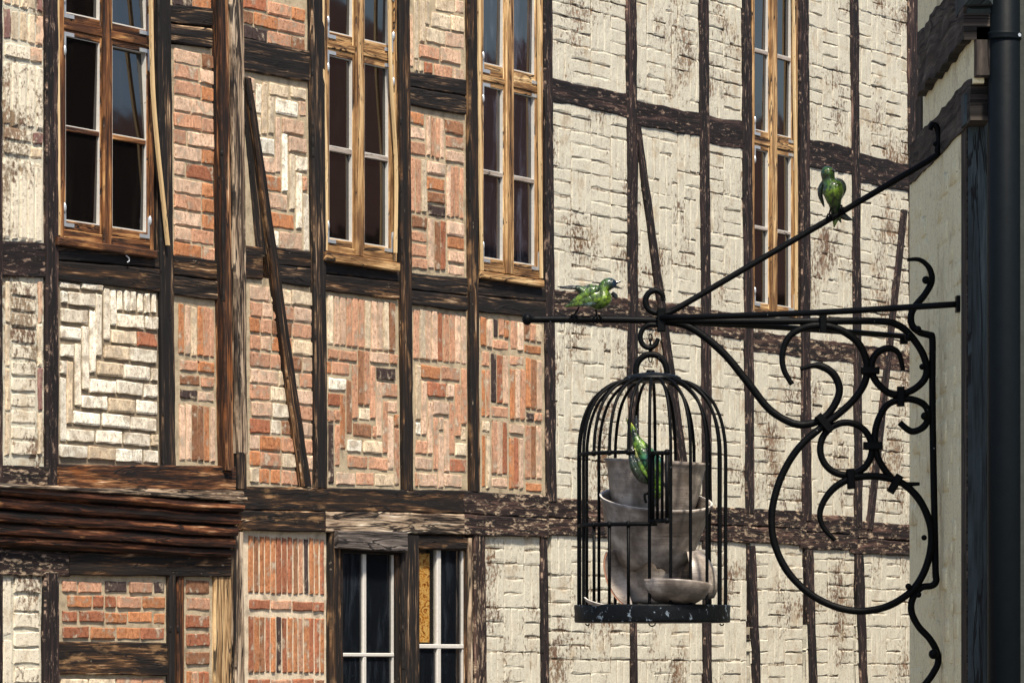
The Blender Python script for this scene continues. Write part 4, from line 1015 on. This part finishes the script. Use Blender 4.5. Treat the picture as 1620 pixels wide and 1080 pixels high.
def jag(spec):
    def f(q):
        q = (q + 180) % 360 - 180
        for (a, va), (b, vb) in zip(spec, spec[1:]):
            if a <= q <= b: return va + (vb - va) * (q - a) / (b - a) + .012 * wob(q * .21, 2)
        return spec[-1][1]
    return f
pot('flowerpot', 'unbroken grey brown glazed pot standing topmost in the birdcage behind the diving bird', B(1038, 729, .012),
    [(84, 0), (81, 4), (77, 14), (74, 34), (70, 56), (63, 80), (53, 104), (40, 116), (1, 118)], tilt=(1.5, 3))
pot('flowerpot', 'middle pot of the cage stack, wide tilted rim and a jagged broken lower edge', B(1038, 789, -.005),
    [(90, 0), (87, 8), (84, 20), (79, 42), (73, 64), (67, 82), (59, 98), (48, 112)],
    jag([(-180, .80), (-80, .84), (-58, .95), (-40, 1.0), (-28, .98), (-10, .82), (-3, .765), (2, .78), (9, .86), (12, .94), (15, .87), (22, .90), (36, 1.0), (56, .99), (78, .84), (180, .80)]), tilt=(13, 4.5))
low = pot('flowerpot', 'lowest pot in the birdcage, its belly showing under the broken middle pot', B(1039, 868, .06),
    [(77, 0), (77, 6), (75, 16), (70, 34), (62, 54), (53, 72), (46, 86), (1, 87)], tilt=(0, 1))
low.scale = (1, .74, 1)
def shard(label, c, prof, spec, tilt, a0, a1, rz, rim=False, th=.006):
    return pot('pot_shard', label, c, prof, jag(spec), tilt, a0, a1, 24, th, rim, 'shard', rz)
shard('curved pot shard lying hollow side down in front of the lowest pot', B(1064, 927, -.135), [(74, 0), (70, 11), (58, 23), (40, 31), (20, 33)], [(-180, 1), (180, 1)], (-8, 3), -44, 50, 4)
shard('tall pointed pot shard leaning at the right inside the cage bars', B(1085, 872, -.03), [(18, 0), (34, 16), (44, 40), (44, 62), (36, 78)], [(-180, 1), (180, 1)], (4, -6), 20, 130, -18, True)
shard('dark pot shard leaning at the left inside the cage bars', B(988, 868, -.075), [(30, 0), (37, 18), (36, 48), (26, 74), (12, 90)], [(-180, 1), (180, 1)], (4, -9), 185, 275, 0, True)
shard('small pale shard lying flat on the cage floor at the left', B(957, 948, -.12), [(34, 0), (30, 6), (20, 10), (4, 12)], [(-180, 1), (180, 1)], (10, 14), -60, 60, -20, True)

# ------------------------------------------------------------------ birds (glazed pottery figures)
def glazed(name, rough=.13):
    N = NT(name); a = N.n('VertexColor'); a.layer_name = 'paint'; tc = N.n('TexCoord').outputs['Object']
    n1 = N.noise(tc, 55, 5, .65); n2 = N.noise(tc, 140, 3, .6)
    c = N.mix(.9, a.outputs['Color'], N.ramp(n1, [(.36, (.08, .12, .10)), (.5, (.7, .75, .7)), (.7, (1.9, 1.75, 1.3))]), 'MULTIPLY')
    vo = N.n('TexVoronoi'); N.l(N.scale(tc, (1, 1, .62)), vo.inputs['Vector']); vo.inputs['Scale'].default_value = 105
    fe = N.step(vo.outputs['Distance'], .45, .85); c = N.mix(N.math('MULTIPLY', fe, .7), c, (.004, .008, .004))
    N.bump(N.math('SUBTRACT', N.math('MULTIPLY', n2, .4), fe), .002, .8)
    N.p.inputs['Coat Weight'].default_value = .45; N.p.inputs['Coat Roughness'].default_value = .10
    return N.end(c, rough + .2, .45)
M['bird'] = glazed('green_bird_glaze')
G1, G2, G3, BLU, KB, YEL = (.055, .115, .010), (.115, .19, .016), (.012, .036, .007), (.006, .016, .055), (.006, .008, .007), (.30, .32, .03)
def loft(m, pts, n=16, k=4):
    """closed skin through rings: (px, py, depth px, half height px, half depth px, colour)"""
    P = [Vector(q[:3]) for q in pts]; sp_ = smooth_path(P, k); N_ = len(sp_); base = len(m.v); cols = []
    rad = smooth_path([Vector((q[3], q[4], 0)) for q in pts], k)
    W = [Vector((q.x * S2, q.z * S2, -q.y * S2)) for q in sp_]; ref = Vector((0, 1, 0))
    for i, p in enumerate(W):
        t = (W[min(i + 1, N_ - 1)] - W[max(i - 1, 0)]).normalized()
        a = ref - t * ref.dot(t)
        if a.length < .05: a = Vector((0, 0, 1)) - t * t.z
        a.normalize(); b = t.cross(a); s = min(i // k, len(pts) - 2); f = (i - s * k) / k
        c = [pts[s][5][j] * (1 - f) + pts[s + 1][5][j] * f for j in range(3)]; cols.append(tuple(c))
        for q in range(n):
            g = 2 * math.pi * q / n
            m.v.append(tuple(p + a * math.cos(g) * max(rad[i].y, .12) * S2 + b * math.sin(g) * max(rad[i].x, .12) * S2))
    for i in range(N_ - 1):
        for q in range(n):
            q2 = (q + 1) % n; m.face([base + i * n + q, base + i * n + q2, base + (i + 1) * n + q2, base + (i + 1) * n + q][::-1], None, [cols[i], cols[i], cols[i + 1], cols[i + 1]][::-1])
    m.face([base + q for q in range(n)], None, cols[0]); m.face([base + (N_ - 1) * n + q for q in range(n)][::-1], None, cols[-1])
def bird(o0, label):
    e = empty('pottery_bird', o0, 0, label, 'bird figurine', 'green pottery birds'); return e
def bpart(e, name, lofts, o_px, mat='bird', n=16):
    """lofts given in photo pixels; o_px = the pixel of the bird's base"""
    m = MB()
    for L in lofts: loft(m, [(q[0] - o_px[0], q[1] - o_px[1], *q[2:]) for q in L], n)
    return m.build(name, M[mat], e, True)
def btube(e, name, lines, o_px, r, mat='iron', n=7):
    m = MB()
    for L in lines: m.tube(smooth_path([Vector(((q[0] - o_px[0]) * S2, q[2] * S2, -(q[1] - o_px[1]) * S2)) for q in L], 4), r * S2, n)
    return m.build(name, M[mat], e, True)
# 1: on the arm of the bracket, singing
o = (928, 505); e = bird(B(*o), 'green pottery bird with blue face and open beak perched on the bracket arm')
bpart(e, 'body', [[(975.5, 450.5, 0, 2.5, 2.5, BLU), (972, 449.5, 0, 6.5, 6, BLU), (965, 449, 0, 9.8, 9.5, (.02, .05, .04)), (958, 452, 0, 10, 10, G1), (954, 460, 0, 10, 11, G2), (954, 471, 0, 14, 15, G2), (948, 477, 0, 13.5, 15, G1), (936, 473, 0, 12.5, 14, G1), (925, 464, 0, 10, 12, G1), (916, 457, 0, 6, 9, G3), (910, 454.5, 0, 3.4, 7, KB)]], o, n=20)
bpart(e, 'tail', [[(918, 456, 2, 4, 7, G3), (906, 454, 2, 3, 7, KB), (893, 454.5, 2, 2.2, 5, KB), (882, 453, 2, .8, 2, KB)], [(912, 456, -3, 2.5, 4, KB), (897, 456, -4, 1.8, 3, KB), (886, 456, -5, .6, 1.5, KB)]], o)
bpart(e, 'wing', [[(949, 463, -13, 4, 2, G3), (944, 470, -15, 9, 2.4, G2), (928, 476, -15, 8.5, 2.2, G1), (910, 481, -13, 5, 1.6, G2), (893, 486, -11, 1, .8, G3)],
                  [(947, 459, -13, 4, 2, G3), (934, 463, -15.5, 7, 2.2, G1), (916, 473, -14.6, 5, 1.6, G2), (900, 481, -12.4, 1, .8, G3)],
                  [(945, 476, -14, 4, 2, G3), (934, 481, -15.6, 4, 1.8, (.10, .16, .16)), (916, 483, -14, 2.5, 1.2, G3), (903, 486, -12, .6, .6, KB)]], o)
bpart(e, 'wing', [[(950, 456, 12, 5, 2, G3), (936, 455, 15, 7, 2.2, G1), (922, 456, 15, 4, 1.6, G3), (908, 460, 13, .8, .8, KB)], [(968, 462, 12, 3, 2, KB), (974, 468, 12, 4, 2, KB), (974, 472, 11, 1, 1, KB)]], o)
bpart(e, 'beak', [[(973, 447.5, 0, 3.2, 3.2, KB), (979, 445.8, 0, 1.8, 1.8, KB), (985, 444, 0, .35, .35, KB)], [(973, 453, 0, 2.8, 3, KB), (979, 455, 0, 1.6, 1.6, KB), (985, 457, 0, .35, .35, KB)]], o, n=10)
for sx in (-1, 1): bpart(e, 'eye', [[(969 - .5, 447, sx * 7.6, .2, .2, KB), (969, 447, sx * 7.9, 1.5, .6, KB), (969.5, 447, sx * 8.2, .2, .2, KB)]], o, n=8)
for x0, y0, x1, zz in ((916, 486, 908, -3), (942, 487, 945, 4)):
    btube(e, 'leg', [[(x0, y0, zz), ((x0 + x1) / 2, y0 + 7, zz), (x1, 499, zz - 4)]] + [[(x1, 498, zz - 5), (x1 + t, 500, -7), (x1 + t * 1.3, 506, -7.4), (x1 + t * 1.2, 512, -5)] for t in (-5, 0, 5)], o, 1.3)
# 2: on the slanting tie rod, seen from the front
o = (1322, 345); e = bird(B(1322, 339), 'round-chested green pottery bird on the slanting tie rod, seen from the front'); o = (1322, 339)
bpart(e, 'body', [[(1308, 263.5, -4, 2, 2, (.03, .12, .04)), (1308, 267, -4, 8, 8, (.05, .15, .03)), (1309, 274, -4, 11, 11, (.04, .09, .012)), (1310, 281, -4, 10.5, 10.5, G3), (1312, 288, -4, 11, 11, G1), (1316, 297, -6, 16.5, 16, G1), (1318, 306, -6, 16.5, 16, G2), (1319, 315, -4, 13, 13, G1), (1321, 325, 0, 9.5, 10, G3), (1322, 336, 4, 7.5, 7, G3), (1324, 343, 6, 6, 4, KB)]], o, n=22)
bpart(e, 'tail', [[(1322, 334, 7, 6, 3, KB), (1323, 344, 6, 5, 2.4, G3), (1321, 352, 5, 3.2, 2, G2), (1320, 359, 5, .8, .8, KB)], [(1326, 332, 8, 5, 3, KB), (1335, 341, 8, 5.5, 2.2, G3), (1343, 345, 8, 3.4, 1.6, KB), (1350, 347.5, 8, .6, .6, KB)], [(1324, 336, 6, 4, 2, G3), (1328, 345, 5, 3, 1.8, G2), (1331, 352, 5, .8, .8, KB)]], o)
bpart(e, 'wing', [[(1304, 284, 2, 2, 4, G3), (1299, 296, 3, 4.2, 6, G3), (1298, 308, 4, 4, 5, KB), (1302, 320, 6, 2.4, 3, G3), (1304.5, 327, 7, .6, .8, KB)]], o)
bpart(e, 'wing', [[(1322, 283, 2, 2, 4, G3), (1331, 288, 3, 4.5, 5, KB), (1335, 298, 3, 4.5, 6, G3), (1332, 308, 4, 3.5, 5, KB), (1329, 318, 6, .8, 1, KB)]], o)
bpart(e, 'beak', [[(1316, 271, -10, 2.8, 2.8, KB), (1320, 271.5, -12, 1.8, 1.8, KB), (1323, 273, -13.5, .3, .3, KB)]], o, n=10)
for x, y in ((1305, 272), (1314, 270.5)): bpart(e, 'eye', [[(x, y, -13.4, .2, .2, YEL), (x, y + .01, -14.4, 1.6, 1.6, YEL), (x, y + .02, -15, .2, .2, KB)]], o, n=8)
for x1, y1, zz in ((1312, 344, -2), (1331, 334, -1)):
    btube(e, 'leg', [[(1316 + (x1 - 1312) * .6, 326, -2), (x1, y1 - 8, -6), (x1, y1 - 5, -7)]] + [[(x1 + t * .5, y1 - 5, -6.5), (x1 + t, y1, -7.4), (x1 + t + 1, y1 + 6, -5)] for t in (-4, 0, 4)], o, 1.4)
# 3: diving head first through the cage door
fz = -96
o = (1022, 740); e = bird(B(1022, 740), 'yellow-green pottery bird diving head first with raised tail, at the open cage door')
LG = (.13, .25, .022); TQ = (.02, .15, .11)
bpart(e, 'body', [[(999, 684, fz, 3, 3, KB), (1002, 694, fz, 5.5, 5, G3), (1006, 704, fz, 9, 8.5, LG), (1013, 716, fz, 13, 12, G1), (1022, 730, fz, 16, 15, TQ), (1029, 745, fz, 15, 15, G1), (1034, 758, fz, 12, 13, G3), (1037, 770, fz, 9.5, 10.5, LG), (1037, 781, fz, 8.5, 9, LG), (1036, 790, fz, 6, 6.5, G2), (1035, 796, fz, 2, 2, KB)]], o, n=20)
bpart(e, 'tail', [[(1002, 694, fz, 5, 3, KB), (998, 684, fz, 4.6, 2.4, LG), (993, 675, fz - 1, 3.4, 1.8, YEL), (988, 666, fz - 1, .6, .6, KB)], [(1003, 694, fz, 4, 3, KB), (1004, 682, fz + 3, 3.6, 2, KB), (1004, 668, fz + 4, 2.4, 1.2, KB), (1004, 662, fz + 4, .5, .5, KB)]], o)
bpart(e, 'wing', [[(997, 709, fz - 8, 1, 1, KB), (998, 723, fz - 14, 6, 2.6, KB), (1003, 742, fz - 17, 9.5, 3, G3), (1013, 760, fz - 16, 8, 2.6, KB), (1025, 769, fz - 13, 1.5, 1.2, G3)],
                  [(1001, 714, fz - 15, .8, .8, YEL), (1006, 732, fz - 19.5, 3, 1.8, KB), (1014, 748, fz - 20, 3.4, 1.8, LG), (1023, 762, fz - 18, 1, .8, KB)], [(994, 722, fz - 13, .6, .6, KB), (997, 738, fz - 18, 2.2, 1.6, G3), (1004, 754, fz - 19, 2.6, 1.6, KB), (1013, 766, fz - 16, .8, .8, G3)]], o)
bpart(e, 'wing', [[(1024, 714, fz + 10, 1.5, 1.5, KB), (1034, 722, fz + 13, 4, 2.2, G3), (1041, 736, fz + 14, 5, 2.2, TQ), (1043, 750, fz + 12, 2, 1.2, KB)]], o)
bpart(e, 'beak', [[(1035, 792, fz, 3.4, 3.4, KB), (1034, 799, fz - 2, 2, 2, KB), (1033, 806, fz - 3, .3, .3, KB)]], o, n=10)
for sx in (-1, 1): bpart(e, 'eye', [[(1036 + sx * 4.5, 784, fz - 7.4, .2, .2, KB), (1036 + sx * 4.5, 784.01, fz - 8, 1.5, 1.5, KB), (1036 + sx * 4.5, 784.02, fz - 8.6, .2, .2, KB)]], o, n=8)
btube(e, 'leg', [[(1031, 766, fz - 8), (1029, 779, fz - 14), (1022, 784, fz - 15), (1017, 786, fz - 15), (1017, 792, fz - 15), (1019, 799, fz - 15)]], o, 2.2)
btube(e, 'leg', [[(1042, 762, fz - 6), (1048, 772, fz - 14), (1052, 780, fz - 18), (1055, 786, fz - 18)]], o, 2.0)

# ------------------------------------------------------------------ house across the lane, seen mirrored in the window panes
def opposite(x0, x1, eave, ridge, gable, label):
    """gable: ridge square to the lane; else ridge along it"""
    rt = empty('opposite_house', (11.2 - DIR.x * (x0 + x1) / 2, 31.3 - DIR.y * (x0 + x1) / 2, 0), RZ + math.pi, label, 'house')
    h = (x1 - x0) / 2
    m = MB(); m.box(-h, h, 0, 6, 0, eave)
    if gable:
        k = len(m.v); m.v += [(-h, 0, eave), (h, 0, eave), (0, 0, ridge), (-h, 6, eave), (h, 6, eave), (0, 6, ridge)]; m.face([k, k + 1, k + 2]); m.face([k + 4, k + 3, k + 5])
    m.build('wall', M['dark_render'], rt)
    m = MB()
    if gable:
        e = .12; m.v = [(-h - e, -.2, eave - e), (0, -.2, ridge), (h + e, -.2, eave - e), (-h - e, 6.2, eave - e), (0, 6.2, ridge), (h + e, 6.2, eave - e)]
        m.v += [(p[0], p[1], p[2] + .1) for p in m.v]
        for f in ((0, 1, 4, 3), (1, 2, 5, 4), (6, 9, 10, 7), (7, 10, 11, 8), (0, 6, 7, 1), (1, 7, 8, 2), (3, 4, 10, 9), (4, 5, 11, 10), (0, 3, 9, 6), (2, 8, 11, 5)): m.face(f)
    else:
        m.v = [(-h, -.3, eave - .1), (h, -.3, eave - .1), (h, 3, ridge), (-h, 3, ridge), (-h, 6.3, eave - .1), (h, 6.3, eave - .1)]
        for f in ((0, 1, 2, 3), (3, 2, 5, 4), (0, 3, 4), (1, 5, 2), (0, 4, 5, 1)): m.face(f)
    m.build('roof', M['tiles'], rt)
M['dark_render'] = simple('dark_rendered_wall', (.03, .021, .016), .9, .2, 0, .6, 2)
opposite(5.0, 11.3, 4.4, 8.0, True, 'dark gabled house across the lane, its roof slope mirrored in the leftmost upstairs window')
opposite(-14, 4.6, 5.2, 7.45, False, 'long dark house with tiled roof across the lane, mirrored in the other upstairs windows')
